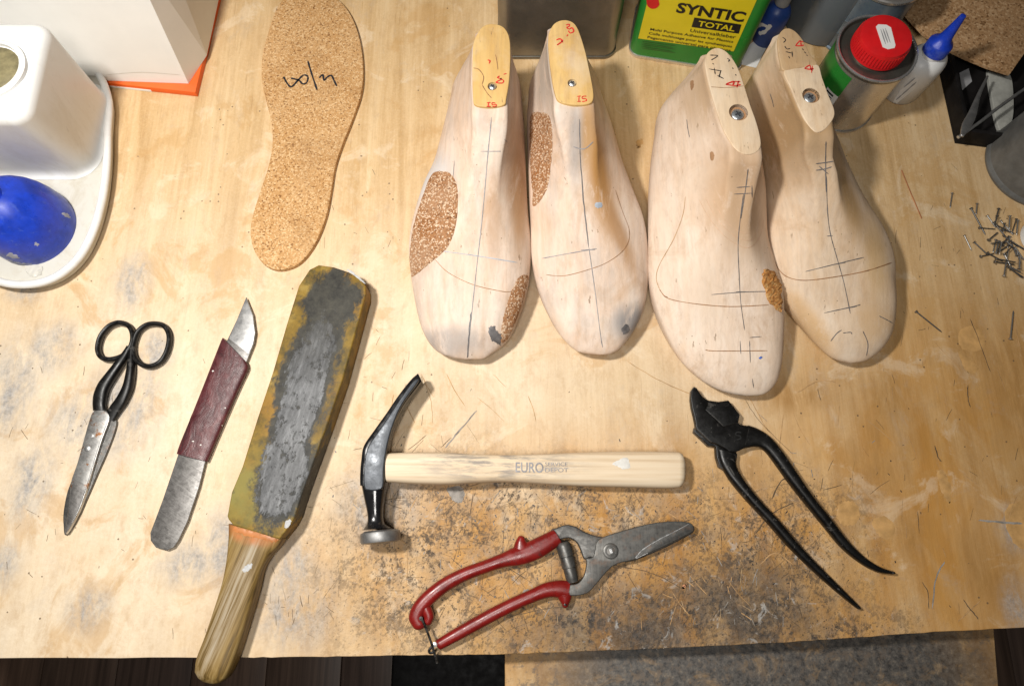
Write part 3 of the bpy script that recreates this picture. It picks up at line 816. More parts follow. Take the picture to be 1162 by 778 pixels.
def make_last(label, toe, Lp, Rp, plate_px, ridge, zp, mat, gap=.003):
    def zsil(py):
        t = (toe[1] - py) / 330.0
        return 0.016 + 0.020 * min(1, max(0, t) * 1.35)
    W0 = P(toe[0], toe[1], zsil(toe[1]))
    Lw = [P(x, y, zsil(y)) for x, y in Lp]; Rw = [P(x, y, zsil(y)) for x, y in Rp]
    pl = [P(x, y, zp) for x, y in cr(plate_px, 5, True)]
    yp0, yp1 = min(p.y for p in pl), max(p.y for p in pl)
    y0, yh = W0.y, yp1 + 0.012
    yc = yh - 0.036
    def curve(Wp):
        pts = sorted([(p.y, p.x) for p in Wp if y0 + 0.0006 < p.y < yc + 0.02])
        d = [(y0, W0.x)] + pts
        out = []; last_y = -9
        for q in d:
            if q[0] > last_y + 0.0008: out.append(q); last_y = q[0]
        return smooth_curve(out)
    fl_, fr_ = curve(Lw), curve(Rw)
    def edges(y):
        a, b = fl_(min(y, yc)), fr_(min(y, yc))
        if y > yc:
            k = math.sqrt(max(0.0, 1 - ((y - yc) / (yh - yc)) ** 2)); c = (a + b) / 2
            a, b = c + (a - c) * k, c + (b - c) * k
        return a, b
    def plate_edges(y):
        xs = []
        n = len(pl)
        for i in range(n):
            a, b = pl[i], pl[(i + 1) % n]
            if (a.y - y) * (b.y - y) <= 0 and a.y != b.y: xs.append(a.x + (b.x - a.x) * (y - a.y) / (b.y - a.y))
        return (min(xs), max(xs)) if xs else None
    LEN = yp0 - y0
    zt_f = smooth_curve([(-.1, .026), (0, .027), (.08, .031), (.2, .037), (.42, .047), (.62, .062), (.80, .081), (.92, .095), (1.0, zp - gap), (1.2, zp - gap), (3, zp - gap)])
    def ztop(y): return min(zp - gap, zt_f((y - y0) / LEN)) - (0.05 * max(0.0, y - yp1 + .005) / .017 if y > yp1 - .005 else 0)
    rid = []
    for (x, y) in ridge:
        z = 0.06
        for _ in range(12):
            q = P(x, y, z); z = ztop(q.y)
        rid.append((q.y, q.x))
    rid.sort()
    rid_f = smooth_curve(rid)
    pe0 = plate_edges(yp0 + 0.012)
    hw0 = (pe0[1] - pe0[0]) / 2
    pc1 = plate_edges(yp1 - 0.015)
    NS, rings = 84, []
    for i in range(NS + 1):
        u = i / NS
        y = y0 + (yh - y0) * (0.5 - 0.5 * math.cos(math.pi * (0.02 + 0.96 * u)) - 0.5 + 0.5 * math.cos(math.pi * 0.02)) / math.cos(math.pi * 0.02)
        a, b = edges(y)
        t = (y - y0) / LEN
        zw = 0.016 + 0.020 * sstep(t / 0.9)
        zb = 0.014 * (1 - sstep(t / 0.42)) + 0.007 * math.exp(-((t - 0.85) / 0.18) ** 2)
        zt = ztop(y)
        # close toe and heel with round ends
        q = min(1.0, (y - y0) / 0.034); k = math.sqrt(max(0, 1 - (1 - q) ** 2)); zt = zw + (zt - zw) * k
        q = min(1.0, (y - y0) / 0.016); k = math.sqrt(max(0, 1 - (1 - q) ** 2)); zb = zw - (zw - zb) * k
        q = min(1.0, (yh - y) / 0.012); k = math.sqrt(max(0, 1 - (1 - q) ** 2)); zt = zw + (zt - zw) * (0.05 + 0.95 * k); zb = zw - (zw - zb) * k
        kk = sstep((t - 0.30) / 0.65)
        pe = plate_edges(y) if yp0 + 0.010 < y < yp1 - 0.004 else None
        if pe: tc, tw = (pe[0] + pe[1]) / 2, (pe[1] - pe[0]) / 2
        elif y >= yp1 - 0.004:
            tc, tw = (pc1[0] + pc1[1]) / 2, max(0.002, (pc1[1] - pc1[0]) / 2 * math.sqrt(max(0, min(1, (yh - y) / 0.016))))
        else:
            tc, tw = rid_f(y), hw0 * (0.55 + 0.45 * sstep((t - .6) / .4))
            wgt = sstep((t - 0.85) / 0.15); tc = tc * (1 - wgt) + (pe0[0] + pe0[1]) / 2 * wgt
        tc = min(max(tc, a + (b - a) * 0.22), b - (b - a) * 0.22) if t < 0.8 else tc
        ring = []
        for side in (-1, 1):
            ex = a if side < 0 else b
            cb = (a + b) / 2
            w = abs(ex - cb)
            def X(fr): return cb + (ex - cb) * fr
            def T(fr):  # between the rim (1) and the top line (0)
                return tc + (ex - tc) * fr
            tws = max(0.0, min(tw, abs(ex - tc) * 0.8))
            ts = tws / max(1e-6, abs(ex - tc))
            hz = zt - zw
            dome = [(X(1.0), zw), (T(.965), zw + hz * .30), (T(.84), zw + hz * .62), (T(.60), zw + hz * .86), (T(.30), zw + hz * .97), (T(0), zt)]
            cone = [(X(1.0), zw), (T(ts + (1 - ts) * .80), zw + hz * .24), (T(ts + (1 - ts) * .38), zw + hz * .56), (T(ts + (1 - ts) * .08), zw + hz * .86), (T(ts * .97), zw + hz * 1.0), (T(0), zt + 0.0001)]
            up = [(d[0] * (1 - kk) + c[0] * kk, d[1] * (1 - kk) + c[1] * kk) for d, c in zip(dome, cone)]
            low = [(X(0.0), zb), (X(0.45), zb), (X(.82), zb + 0.0003), (X(.955), zb + (zw - zb) * .35)]
            ring.append(cr(low + up, 4))
        lo, hi = ring
        rings.append([Vector((p[0], y, p[1])) for p in hi] + [Vector((p[0], y, p[1])) for p in reversed(lo[1:-1])])
    n = len(rings[0]); V = [p for r in rings for p in r]; Fc = []
    for i in range(NS):
        for k in range(n):
            j = (k + 1) % n
            Fc.append((i * n + k, i * n + j, (i + 1) * n + j, (i + 1) * n + k))
    Fc.append(tuple(range(n))[::-1]); Fc.append(tuple(NS * n + k for k in range(n)))
    a, b = edges((y0 + yh) / 2)
    rt = empty('shoe_last', ((a + b) / 2, (y0 + yh) / 2, 0), label, 'shoe last', 'shoe lasts standing in pairs')
    body = build('last_body', V, Fc, mat, rt, angle=70)
    return rt, body, bvh_of(body)

def plate_part(rt, pts, zp, mat, name='top_plate'):
    V, Fc = slab_px(pts, zp - 0.005, zp, 0.0009, 5)
    return build(name, V, Fc, mat, rt)
def screw(rt, plate, px, py, zp, rad, hole_rad, off=(0, 0), depth=0.004):
    c = P(px, py, zp)
    drill(plate, c, hole_rad, depth)
    drill([k for k in rt.children if k.name.startswith('last_body')][0], c, hole_rad, depth + .0004)
    c2 = P(px + off[0], py + off[1], zp - depth + 0.0012); 
    V, Fc = lathe([(rad, -0.0012), (rad, 0.0003), (rad * .8, 0.001), (0.0004, 0.0014)], c2, 24)
    s = build('screw', V, Fc, 'screw', rt)
    g = merge(box_v(c2 + Vector((0, 0, 0.00125)), rad * 1.1, rad * .26, .0004, 0.5), box_v(c2 + Vector((0, 0, 0.0012)), rad * 1.1, rad * .26, .0004, 0.5 + math.pi / 2))
    build('slot', g[0], g[1], 'slot', s)
    V, Fc = lathe([(hole_rad * 0.99, 0.0), (hole_rad * 0.99, 0.0002)], P(px, py, zp) + Vector((0, 0, -depth - 0.0001)), 24)
    build('hole_floor', V, Fc, 'hole', rt)

BR, DK = (0.40, 0.22, 0.10), (0.26, 0.25, 0.25)
def stain_list(rt_xy, lst): return [((P(x, y, z).x - rt_xy[0], P(x, y, z).y - rt_xy[1]), a, b, r, c, m) for (x, y, z, a, b, r, c, m) in lst]

PALE, WARM = (0.79, 0.645, 0.525), (0.67, 0.485, 0.345)
ZP = 0.108
# --- pair with cork granules on the sides
l1_plate = Z([(100, 200), (130, 140), (165, 105), (220, 95), (285, 115), (322, 180), (330, 300), (322, 450), (304, 560), (288, 606), (200, 618), (108, 606), (92, 540), (88, 400), (92, 260)], 5.56, 520, 10)
rt1, b1, v1 = make_last('pale wooden shoe last with long cork granule patch and ink blotted toe', (533, 408),
    [(516, 406), (497, 399), (484, 384), (475, 361), (468, 324), (464.5, 290), (465.6, 268), (471, 242), (482, 208), (492, 186), (499, 160), (508, 125), (514, 100)],
    [(550, 406), (576, 386), (590.6, 356), (599, 326), (602, 298), (602, 272), (599, 242), (597, 205), (596, 165), (594, 135), (591, 97)],
    l1_plate, [(535, 380), (540, 320), (546, 260), (551, 200), (557, 128)], ZP, None or 'pale_plate')
o1 = rt1.location
b1.data.materials[0] = last_material('chalky_beech', PALE, WARM, stain_list(o1, [(490, 200, .05, .03, .05, .2, (.55, .55, .56), .6), (510, 390, .02, .06, .02, 0, DK, .5), (588, 220, .05, .015, .08, 0, BR, .7), (590, 350, .03, .02, .03, 0, BR, .5), (560, 250, .06, .012, .06, 0, BR, .45)]), 0.22, (1, 0, 0))
pl1 = plate_part(rt1, l1_plate, ZP, 'ply_plate')
screw(rt1, pl1, 558.7, 98, ZP, 0.0032, 0.0042, (0, 0.6))
z1 = lambda p: Z(p, 2.68, 460, 130); t1 = (540, 260)
mark('pencil_line', [z1([(262, 8), (250, 130), (235, 300), (215, 480), (200, 620), (188, 738)])], v1, .0009, 'pencil_soft', rt1, toward=t1)
mark('pencil_line', [z1([(200, 600), (193, 680), (188, 738)])], v1, .0014, 'pencil', rt1, .0006, t1, jit=0.4)
mark('girth_line', [z1([(90, 440), (130, 480), (200, 515), (270, 533), (320, 538), (360, 515), (374, 492)])], v1, .0007, 'brown_line', rt1, toward=t1)
mark('chalk_line', [z1([(110, 415), (220, 430), (340, 450)])], v1, .0007, 'blue_line', rt1, toward=t1)
mark('pencil_line', [z1([(228, 112), (300, 112)]), z1([(150, 140), (146, 190)]), z1([(300, 75), (310, 85)])], v1, .0007, 'pencil_soft', rt1, toward=t1)
patch('cork_patch', z1([(108, 172), (80, 184), (52, 250), (24, 340), (14, 420), (17, 480), (28, 490), (90, 440), (130, 400), (152, 340), (160, 260), (154, 206), (136, 180)]), v1, 'cork_fill', rt1, .0004, 2.2, .45, t1, .0006)
patch('cork_patch', z1([(372, 490), (345, 495), (322, 540), (302, 600), (292, 650), (290, 695), (318, 670), (346, 600), (368, 530)]), v1, 'cork_fill', rt1, .0004, 2.2, .45, t1, .0006)
patch('ink_blot', z1([(252, 650), (268, 642), (278, 660), (292, 670), (288, 700), (272, 690), (258, 680)]), v1, 'pencil', rt1, .0008, 2, 1.3, t1)
zq = lambda p: Z(p, 5.56, 520, 10)
mark('red_number', [zq([(180, 595), (205, 592)]), zq([(192, 593), (188, 618)]), zq([(178, 618), (205, 617)]), zq([(235, 597), (215, 595), (215, 606), (238, 606), (238, 616), (215, 618)])], ZP, .0009, 'red_ink', rt1, .0003)
mark('red_number', [zq([(262, 425), (248, 436), (272, 445), (250, 458), (240, 468), (278, 470), (285, 455), (262, 440)]), zq([(285, 416), (305, 410)]), zq([(185, 325), (200, 330), (195, 348)])], ZP, .0011, 'red_ink', rt1, .0003)
mark('scrape', [zq([(150, 480), (180, 530), (210, 565)]), zq([(235, 290), (245, 340), (250, 385)]), zq([(95, 375), (130, 385), (160, 430), (150, 480)])], ZP, .0009, 'brown_line', rt1, .00025)

l2_plate = Z([(573, 150), (600, 100), (640, 75), (690, 72), (735, 95), (765, 150), (800, 260), (825, 370), (850, 500), (852, 570), (820, 600), (730, 605), (640, 585), (610, 530), (585, 400), (570, 260), (568, 190)], 5.56, 520, 10)
rt2, b2, v2 = make_last('pale wooden shoe last with a cork granule strip by its instep and brown glue smears', (684, 403),
    [(657, 399), (640, 385), (626, 364), (611, 330), (603, 293), (602, 256), (601, 236), (600, 203), (598, 141), (600, 108)],
    [(700, 398), (718, 377), (731, 348), (735, 314), (734, 277), (729, 248), (718, 219), (706, 186), (696, 149), (686, 120), (678, 97)],
    l2_plate, [(683, 380), (676, 320), (668, 260), (660, 200), (657, 130)], ZP, 'pale_plate')
o2 = rt2.location
b2.data.materials[0] = last_material('chalky_beech_glued', PALE, WARM, stain_list(o2, [(678, 205, .06, .018, .075, .15, (.44, .23, .08), 1.), (662, 170, .07, .010, .04, 0, (.46, .27, .12), .8), (700, 270, .04, .012, .06, .4, BR, .7), (715, 365, .025, .03, .02, .5, DK, .75), (650, 180, .06, .01, .05, 0, (.30, .28, .27), .5), (620, 100, .07, .02, .05, 0, (.38, .33, .28), .6)]), 0.22, (2.4, 0, 0))
pl2 = plate_part(rt2, l2_plate, ZP, 'ply_plate')
screw(rt2, pl2, 649.3, 94.3, ZP, 0.0032, 0.0040, (0, 0.6))
z2 = lambda p: Z(p, 2.433, 595, 100); t2 = (668, 260)
mark('pencil_line', [z2([(152, 85), (155, 200), (165, 330), (178, 440)])], v2, .0012, 'pencil', rt2, toward=t2, jit=.3)
mark('pencil_line', [z2([(178, 440), (195, 560), (210, 680), (216, 715)])], v2, .0008, 'pencil_soft', rt2, toward=t2)
mark('pencil_line', [z2([(50, 470), (130, 455), (200, 443)]), z2([(155, 447), (195, 446)]), z2([(135, 162), (165, 168), (190, 148)])], v2, .0009, 'pencil_soft', rt2, .0005, t2)
mark('girth_line', [z2([(60, 515), (110, 518), (180, 500), (230, 480), (275, 445), (290, 400), (270, 340), (250, 280)])], v2, .0007, 'brown_line', rt2, toward=t2)
patch('cork_patch', z2([(20, 72), (50, 68), (70, 80), (78, 130), (75, 200), (65, 270), (45, 310), (24, 326), (22, 280), (16, 200), (15, 120)]), v2, 'cork_fill', rt2, .0004, 2.2, .45, t2, .0006)
patch('ink_blot', z2([(268, 660), (285, 652), (290, 668), (272, 680)]), v2, 'pencil', rt2, .0007, 2, 1.0, t2)
patch('glue_drop', z2([(195, 318), (212, 316), (214, 328), (198, 330)]), v2, 'blue_line', rt2, .0006, 2, .5, t2)
mark('red_number', [zq([(748, 555), (775, 552)]), zq([(762, 555), (760, 585)]), zq([(750, 587), (775, 585)]), zq([(808, 553), (785, 555), (782, 567), (805, 570), (805, 583), (780, 587)])], ZP, .0009, 'red_ink', rt2, .0003)
mark('red_number', [zq([(680, 105), (698, 100), (700, 112), (685, 120), (700, 130), (718, 122), (728, 145), (705, 155), (695, 140)]), zq([(692, 165), (684, 176)]), zq([(618, 200), (640, 192), (658, 204), (642, 218), (622, 232)]), zq([(648, 200), (660, 216)])], ZP, .0012, 'red_ink', rt2, .0003)

# --- smooth pair with recessed screws
ZP3 = 0.112
l3_plate = Z([(258, 110), (272, 72), (305, 53), (340, 62), (370, 90), (400, 140), (425, 210), (450, 290), (475, 360), (493, 430), (493, 470), (470, 495), (430, 500), (390, 480), (355, 430), (330, 380), (300, 290), (275, 200), (262, 140)], 3.706, 730, 40)
rt3, b3, v3 = make_last('smooth pale wooden shoe last with orange cork filler beside its girth line', (846, 449),
    [(822.5, 444.5), (798, 432), (776, 412), (758, 384), (745.4, 356), (738, 328), (735.5, 303), (736, 266), (737, 235), (738, 213), (741, 175), (746, 140), (757, 118)],
    [(867, 447), (881, 434), (887, 412), (888.5, 383), (888.5, 359), (887, 337), (884, 322), (876, 297), (869, 272), (868, 245), (867, 215), (862, 180), (852, 145), (842, 120)],
    l3_plate, [(852, 420), (848, 350), (838, 290), (838, 240), (850, 180)], ZP3, 'pale_plate', .0012)
o3 = rt3.location
b3.data.materials[0] = last_material('smooth_maple', (0.80, 0.65, 0.515), (0.73, 0.565, 0.42), stain_list(o3, [(830, 240, .06, .045, .075, .3, (.52, .34, .20), .75), (800, 120, .08, .03, .06, .2, (.50, .34, .20), .7), (790, 330, .03, .02, .05, 0, (.66, .50, .36), .4)]), 0.06, (4.1, 0, 0))
for k_, w_ in ((0, .0006), (26, .0005), (52, .0004)):
    mark('girth_line', [Z([(205 + k_, 20), (245 + k_, 92), (305 + k_ * .8, 160 - k_ * .5), (368 + k_ * .2, 196 - k_), (402, 190 - k_), (430 - k_ * .4, 150 - k_), (442 - k_ * .5, 95)], 3.241, 730, 220)], v3, w_, 'grain_line', rt3, .0003, (815, 300))
pl3 = plate_part(rt3, l3_plate, ZP3, 'pale_plate')
screw(rt3, pl3, 838, 127.5, ZP3, 0.0052, 0.0082, (-1.0, 2.6), .0045)
z3 = lambda p: Z(p, 3.241, 730, 220); z3u = lambda p: Z(p, 3.706, 730, 40); t3 = (815, 300)
mark('pencil_line', [z3([(368, 0), (355, 100), (348, 190), (352, 300), (358, 400), (372, 500)])], v3, .0008, 'pencil', rt3, toward=t3)
mark('pencil_line', [z3([(250, 370), (360, 361), (470, 358)]), z3([(340, 360), (385, 359)]), z3([(355, 540), (358, 588)]), z3([(390, 540), (393, 620)]), z3([(390, 528), (435, 524)]), z3([(400, 678), (405, 712)])], v3, .0008, 'pencil', rt3, .0005, t3)
mark('girth_line', [z3([(75, 375), (110, 390), (200, 405), (320, 414), (460, 408)])], v3, .0009, 'brown_line', rt3, toward=t3)
mark('girth_line', [z3([(228, 573), (270, 577), (455, 576)]), z3([(60, 350), (75, 372), (90, 380)])], v3, .0009, 'brown_line', rt3, .0005, toward=t3)
mark('chalk_line', [z3([(155, 10), (145, 80), (110, 170), (60, 260), (48, 310), (60, 350)])], v3, .0005, 'scratch_brown', rt3, toward=t3)
mark('pencil_line', [z3u([(380, 668), (455, 664)]), z3u([(390, 640), (450, 636)]), z3u([(440, 560), (430, 640), (410, 770)]), z3u([(456, 630), (456, 682)]), z3u([(184, 355), (188, 390), (196, 430)])], v3, .0009, 'pencil', rt3, .0005, t3)
patch('nail_hole', z3u([(280, 495), (292, 490), (299, 505), (294, 525), (283, 525)]), v3, 'hole', rt3, .0003, 2, .3, t3)
patch('nail_hole', z3u([(198, 195), (210, 190), (213, 212), (204, 232), (198, 215)]), v3, 'hole', rt3, .0003, 2, .3, t3)
patch('cork_filler', z3([(440, 285), (468, 280), (490, 300), (506, 360), (508, 418), (498, 432), (470, 410), (450, 370), (436, 320)]), v3, 'cork_orange', rt3, .0008, 2.0, 1.4, t3, .0016)
patch('blue_dot', z3([(424, 603), (432, 597), (438, 600), (430, 607)]), v3, 'blue_ink', rt3, .0005, 2, .3, t3)
mark('black_writing', [z3u([(280, 85), (312, 88), (285, 106)]), z3u([(290, 120), (297, 124)]), z3u([(275, 143), (330, 152)]), z3u([(298, 138), (302, 166)]), z3u([(310, 170), (338, 184)]), z3u([(326, 148), (318, 178)]), z3u([(352, 98), (362, 106), (356, 112)]), z3u([(373, 138), (379, 143)]), z3u([(386, 166), (391, 171)])], ZP3, .0009, 'ink', rt3, .0003)
mark('red_number', [z3u([(345, 208), (385, 213), (410, 209)]), z3u([(345, 208), (380, 196), (376, 211)]), z3u([(400, 193), (393, 222)]), z3u([(380, 196), (408, 196)])], ZP3, .0012, 'red_ink', rt3, .0003)
mark('seam', [z3u([(284, 218), (350, 221), (424, 214)])], ZP3, .0005, 'brown_line', rt3, .0002)

l4a = Z([(88, 100), (102, 62), (130, 46), (165, 60), (200, 100), (230, 160), (262, 206), (190, 219), (116, 233), (98, 190), (90, 150)], 3.89, 860, 20)
l4b = Z([(116.5, 234), (190, 220), (263, 207), (285, 265), (310, 335), (338, 405), (334, 445), (300, 490), (265, 505), (235, 490), (205, 445), (178, 390), (145, 310)], 3.89, 860, 20)
l4_plate = l4a[:7] + l4b[3:] + l4a[9:]
rt4, b4, v4 = make_last('smooth pale wooden shoe last with toned brown heel block and pencilled toe ticks', (965, 412),
    [(945, 406), (925, 388), (905, 362), (890, 340), (881, 314), (874, 290.5), (871, 271), (869, 242), (866, 214), (861, 180), (850, 145), (840, 118)],
    [(983, 409), (1001, 396), (1013, 376), (1016, 347), (1014, 321.6), (1012.8, 299), (1007, 279), (996, 256.6), (984.5, 239.6), (971, 215), (957, 185), (946, 155), (935, 125)],
    l4_plate, [(968, 390), (955, 330), (943, 270), (938, 220), (938, 160)], ZP3, 'pale_plate', .0014)
o4 = rt4.location
b4.data.materials[0] = last_material('smooth_maple_tanned', (0.74, 0.58, 0.42), (0.65, 0.47, 0.30), stain_list(o4, [(900, 150, .07, .06, .08, 0, (.42, .27, .14), .9), (955, 235, .05, .02, .06, .3, (.50, .31, .14), .75), (985, 300, .03, .02, .06, 0, (.58, .38, .18), .6), (985, 370, .025, .03, .03, .2, (.58, .38, .20), .6), (915, 370, .02, .012, .06, .6, (.58, .36, .16), .6)]), 0.12, (5.7, 0, 0))
pl4 = plate_part(rt4, l4a, ZP3, 'brown_plate', 'heel_block')
pl4b = plate_part(rt4, l4b, ZP3 - 0.0002, 'pale_plate')
screw(rt4, pl4b, 920.5, 108.2, ZP3, 0.0050, 0.0076, (-1.6, 2.6), .0045)
z4 = lambda p: Z(p, 3.535, 860, 200); z4u = lambda p: Z(p, 3.89, 860, 20); t4 = (940, 300)
mark('pencil_line', [z4([(275, 0), (278, 130), (290, 230), (320, 340), (345, 430), (370, 550)])], v4, .0009, 'pencil', rt4, toward=t4)
mark('pencil_line', [z4([(190, 382), (320, 350), (425, 325)]), z4([(290, 356), (350, 346)]), z4([(265, 548), (370, 525), (410, 515)]), z4([(345, 530), (395, 522)]), z4([(275, 240), (300, 238)]), z4([(292, 660), (315, 630), (335, 616)]), z4([(420, 620), (440, 670), (434, 718)]), z4([(485, 560), (515, 575), (538, 588)]), z4([(340, 628), (370, 625), (375, 632)])], v4, .0009, 'pencil', rt4, .0005, t4)
mark('girth_line', [z4([(65, 332), (90, 380), (130, 408), (200, 417), (330, 400), (440, 378), (536, 346)])], v4, .0010, 'brown_line', rt4, toward=t4)
mark('pencil_line', [z4u([(300, 545), (298, 640), (300, 770)]), z4u([(255, 645), (295, 640), (332, 634)]), z4u([(255, 674), (295, 668), (325, 658)]), z4u([(268, 655), (310, 690)]), z4u([(55, 335), (65, 365), (72, 395)])], v4, .0010, 'pencil', rt4, .0005, t4)
mark('black_writing', [z4u([(108, 88), (122, 100), (112, 112)]), z4u([(118, 128), (128, 140), (142, 138)]), z4u([(122, 152), (148, 158)]), z4u([(150, 150), (152, 176)]), z4u([(195, 138), (202, 146)]), z4u([(204, 152), (212, 160)]), z4u([(212, 166), (220, 170)]), z4u([(135, 172), (140, 182)])], ZP3, .0008, 'ink', rt4, .0003)
mark('red_number', [z4u([(165, 126), (190, 126), (203, 122)]), z4u([(165, 126), (186, 104), (190, 126)]), z4u([(186, 104), (200, 110)]), z4u([(205, 226), (232, 230), (246, 226)]), z4u([(205, 226), (228, 212), (232, 230)]), z4u([(240, 214), (236, 246)])], ZP3, .0011, 'red_ink', rt4, .0003)

# ------------------------------------------------------------------ scissors
sc = empty('scissors', P(130, 480), 'old black handled tailor scissors with rust spotted blades, closed', 'scissors')
za = lambda p: Z(p, 5.187, 60, 350); zb_ = lambda p: Z(p, 4.58, 60, 450)
lowb = zb_([(285, 95), (326, 120), (328, 150), (308, 215), (272, 305), (232, 395), (178, 520), (126, 632), (66, 719), (54, 665), (54, 600), (70, 510), (94, 440), (140, 330), (200, 180)])
V, Fc = slab_px(lowb, 0.0006, 0.0034, 0.0006, 4); build('blade', V, Fc, 'steel_dark', sc)
upb = zb_([(208, 78), (250, 66), (286, 84), (292, 122), (256, 220), (215, 350), (176, 478), (132, 598), (66, 712), (70, 650), (82, 560), (92, 450), (106, 400), (128, 338), (160, 222), (186, 130)])
V, Fc = slab_px(upb, 0.0036, 0.0068, 0.0007, 3); ub = build('blade', V, Fc, 'steel_rust', sc)
bl = zb_([(100, 460), (128, 440), (166, 470), (128, 590), (70, 705), (78, 620)])
V, Fc = slab_px(bl, 0.00685, 0.0071, 0.0001, 4); build('bevel', V, Fc, 'steel_blade', ub)
mark('honed_edge', [zb_([(284, 132), (250, 222), (210, 350), (172, 476), (128, 596), (72, 700)])], .0068, .0007, 'bright_steel', ub, .0002)
ringL = za([(400, 84), (440, 97), (466, 132), (472, 180), (458, 228), (425, 268), (385, 290), (330, 300), (287, 287), (267, 250), (270, 200), (291, 150), (330, 106), (370, 87)])
ringR = za([(610, 90), (655, 103), (683, 147), (684, 205), (664, 270), (628, 318), (575, 340), (522, 328), (484, 288), (474, 235), (484, 180), (508, 130), (556, 96)])
def ring_geo(px, z, hw):
    c = cr(px, 5, True); n = len(c)
    rows = []
    V, Fc = [], []; k = 12
    for i in range(n):
        a, p, b = P(*c[i - 1], z), P(*c[i], z), P(*c[(i + 1) % n], z)
        t = (b - a).normalized(); s = Vector((0, 0, 1)).cross(t)
        for j in range(k):
            q = 2 * math.pi * j / k
            V.append(p + s * (hw * math.cos(q)) + Vector((0, 0, 0.0032 * math.sin(q))))
    for i in range(n):
        for j in range(k):
            Fc.append((i * k + j, i * k + (j + 1) % k, ((i + 1) % n) * k + (j + 1) % k, ((i + 1) % n) * k + j))
    return V, Fc
shL = [(x, y, w * .88 / 5.187, z, h) for (x, y, w, z, h) in [p[:2] + p[2:] for p in za([(452, 225, 16, .0055, .003), (430, 268, 22, .0055, .0034), (392, 325, 27, .006, .004), (345, 392, 32, .006, .0045), (302, 455, 38, .006, .0045), (280, 512, 42, .006, .004), (274, 560, 42, .0055, .0036), (276, 600, 42, .0055, .003)])]]
shR = [(x, y, w * .88 / 5.187, z, h) for (x, y, w, z, h) in za([(468, 235, 12, .005, .003), (464, 280, 20, .0048, .0034), (462, 340, 26, .0048, .004), (455, 405, 30, .0048, .0044), (440, 470, 33, .0048, .0044), (406, 540, 36, .0046, .004), (366, 596, 38, .004, .0034), (335, 650, 36, .0034, .003)])]
build('handle', *merge(ring_geo(ringL, 0.0055, 0.0024), loft_px(path_rows(shL), 2.6, 16, 5)), 'black_iron', sc)
build('handle', *merge(ring_geo(ringR, 0.0048, 0.0024), loft_px(path_rows(shR), 2.6, 16, 5)), 'black_iron', sc)
V, Fc = lathe([(0.0028, 0), (0.0028, 0.0006), (0.0022, 0.001), (.0003, .0011)], P(60 + 180 / 4.58, 450 + 268 / 4.58, 0.0067), 18); build('screw', V, Fc, 'steel', sc)
V, Fc = lathe([(0.0017, 0), (0.0016, 0.0007), (.0003, .0009)], P(60 + 205 / 4.58, 450 + 203 / 4.58, 0.0067), 14); build('rivet', V, Fc, 'steel', sc)

# ------------------------------------------------------------------ leather wrapped knife
kn = empty('shoemaker_knife', P(230, 480), 'flat steel cutting knife with burgundy leather wrapped round its middle', 'knife')
zk = lambda p: Z(p, 2.507, 160, 325)
bl = zk([(299, 30), (319, 80), (326, 132), (321, 162), (298, 220), (240, 360), (183, 497), (165, 570), (132, 668), (106, 722), (92, 742), (73, 750), (42, 742), (27, 722), (26, 700), (60, 610), (105, 478), (170, 310), (246, 150), (272, 95)])
V, Fc = slab_px(bl, 0.0030, 0.0052, 0.0006); kb = build('blade', V, Fc, 'steel_blade', kn)
V, Fc = slab_px(zk([(299, 33), (318, 82), (324, 132), (318, 160), (305, 190), (250, 148), (272, 98)]), 0.0051, 0.0055, 0.0001); build('ground_tip', V, Fc, 'steel', kb)
wr = []
for (lx_, ly, rx, ry) in ((234, 146, 304, 219), (228, 158, 305, 236), (205, 216, 287, 275), (172, 300, 259, 337), (140, 380, 228, 408), (112, 448, 202, 470), (103, 476, 190, 498)):
    a, b = zk([(lx_, ly), (rx, ry)]); wr.append((a[0], a[1], b[0], b[1], 0.0047, 0.0044))
V, Fc = loft_px(wr, 3.0, 28, 6); wrap = build('leather_wrap', V, Fc, 'leather', kn)
kb_b = bvh_of(wrap)
mark('wrap_seam', [zk([(215, 185), (180, 270), (150, 350), (125, 425), (113, 470)])], kb_b, .0009, plain('dark_leather_edge', (.03, .008, .009), .6), kn, .0002)
for q in ((205, 240), (170, 450), (240, 345), (232, 395), (148, 440)):
    x, y = zk([q])[0]; patch('scuff', [(x - 1, y - .6), (x + .8, y - .7), (x + .9, y + .7), (x - .8, y + .6)], kb_b, 'white_glue', kn, .0002, 1.5, .3, smooth=3)
# ------------------------------------------------------------------ sanding paddle
pd = empty('sanding_paddle', P(330, 500), 'long wooden sanding paddle with olive edges, worn grey face and bare handle', 'paddle')
zh = lambda p: Z(p, 2.88, 240, 290); zi = lambda p: Z(p, 3.27, 210, 540)
pb = zh([(320, 45), (350, 30), (400, 37), (450, 54), (488, 78), (504, 98), (505, 125), (430, 402), (372, 570), (302, 760)]) + zi([(407, 150), (390, 182), (350, 232), (330, 228), (178, 182), (160, 160), (156, 148), (172, 60)]) + zh([(100, 690), (150, 530), (200, 380), (245, 225), (285, 98)])
pbs = []
for i, p in enumerate(pb):
    a, b = pb[i], pb[(i + 1) % len(pb)]
    n = max(1, int(math.hypot(b[0] - a[0], b[1] - a[1]) / 12))
    pbs += [(a[0] + (b[0] - a[0]) * k / n, a[1] + (b[1] - a[1]) * k / n) for k in range(n)]
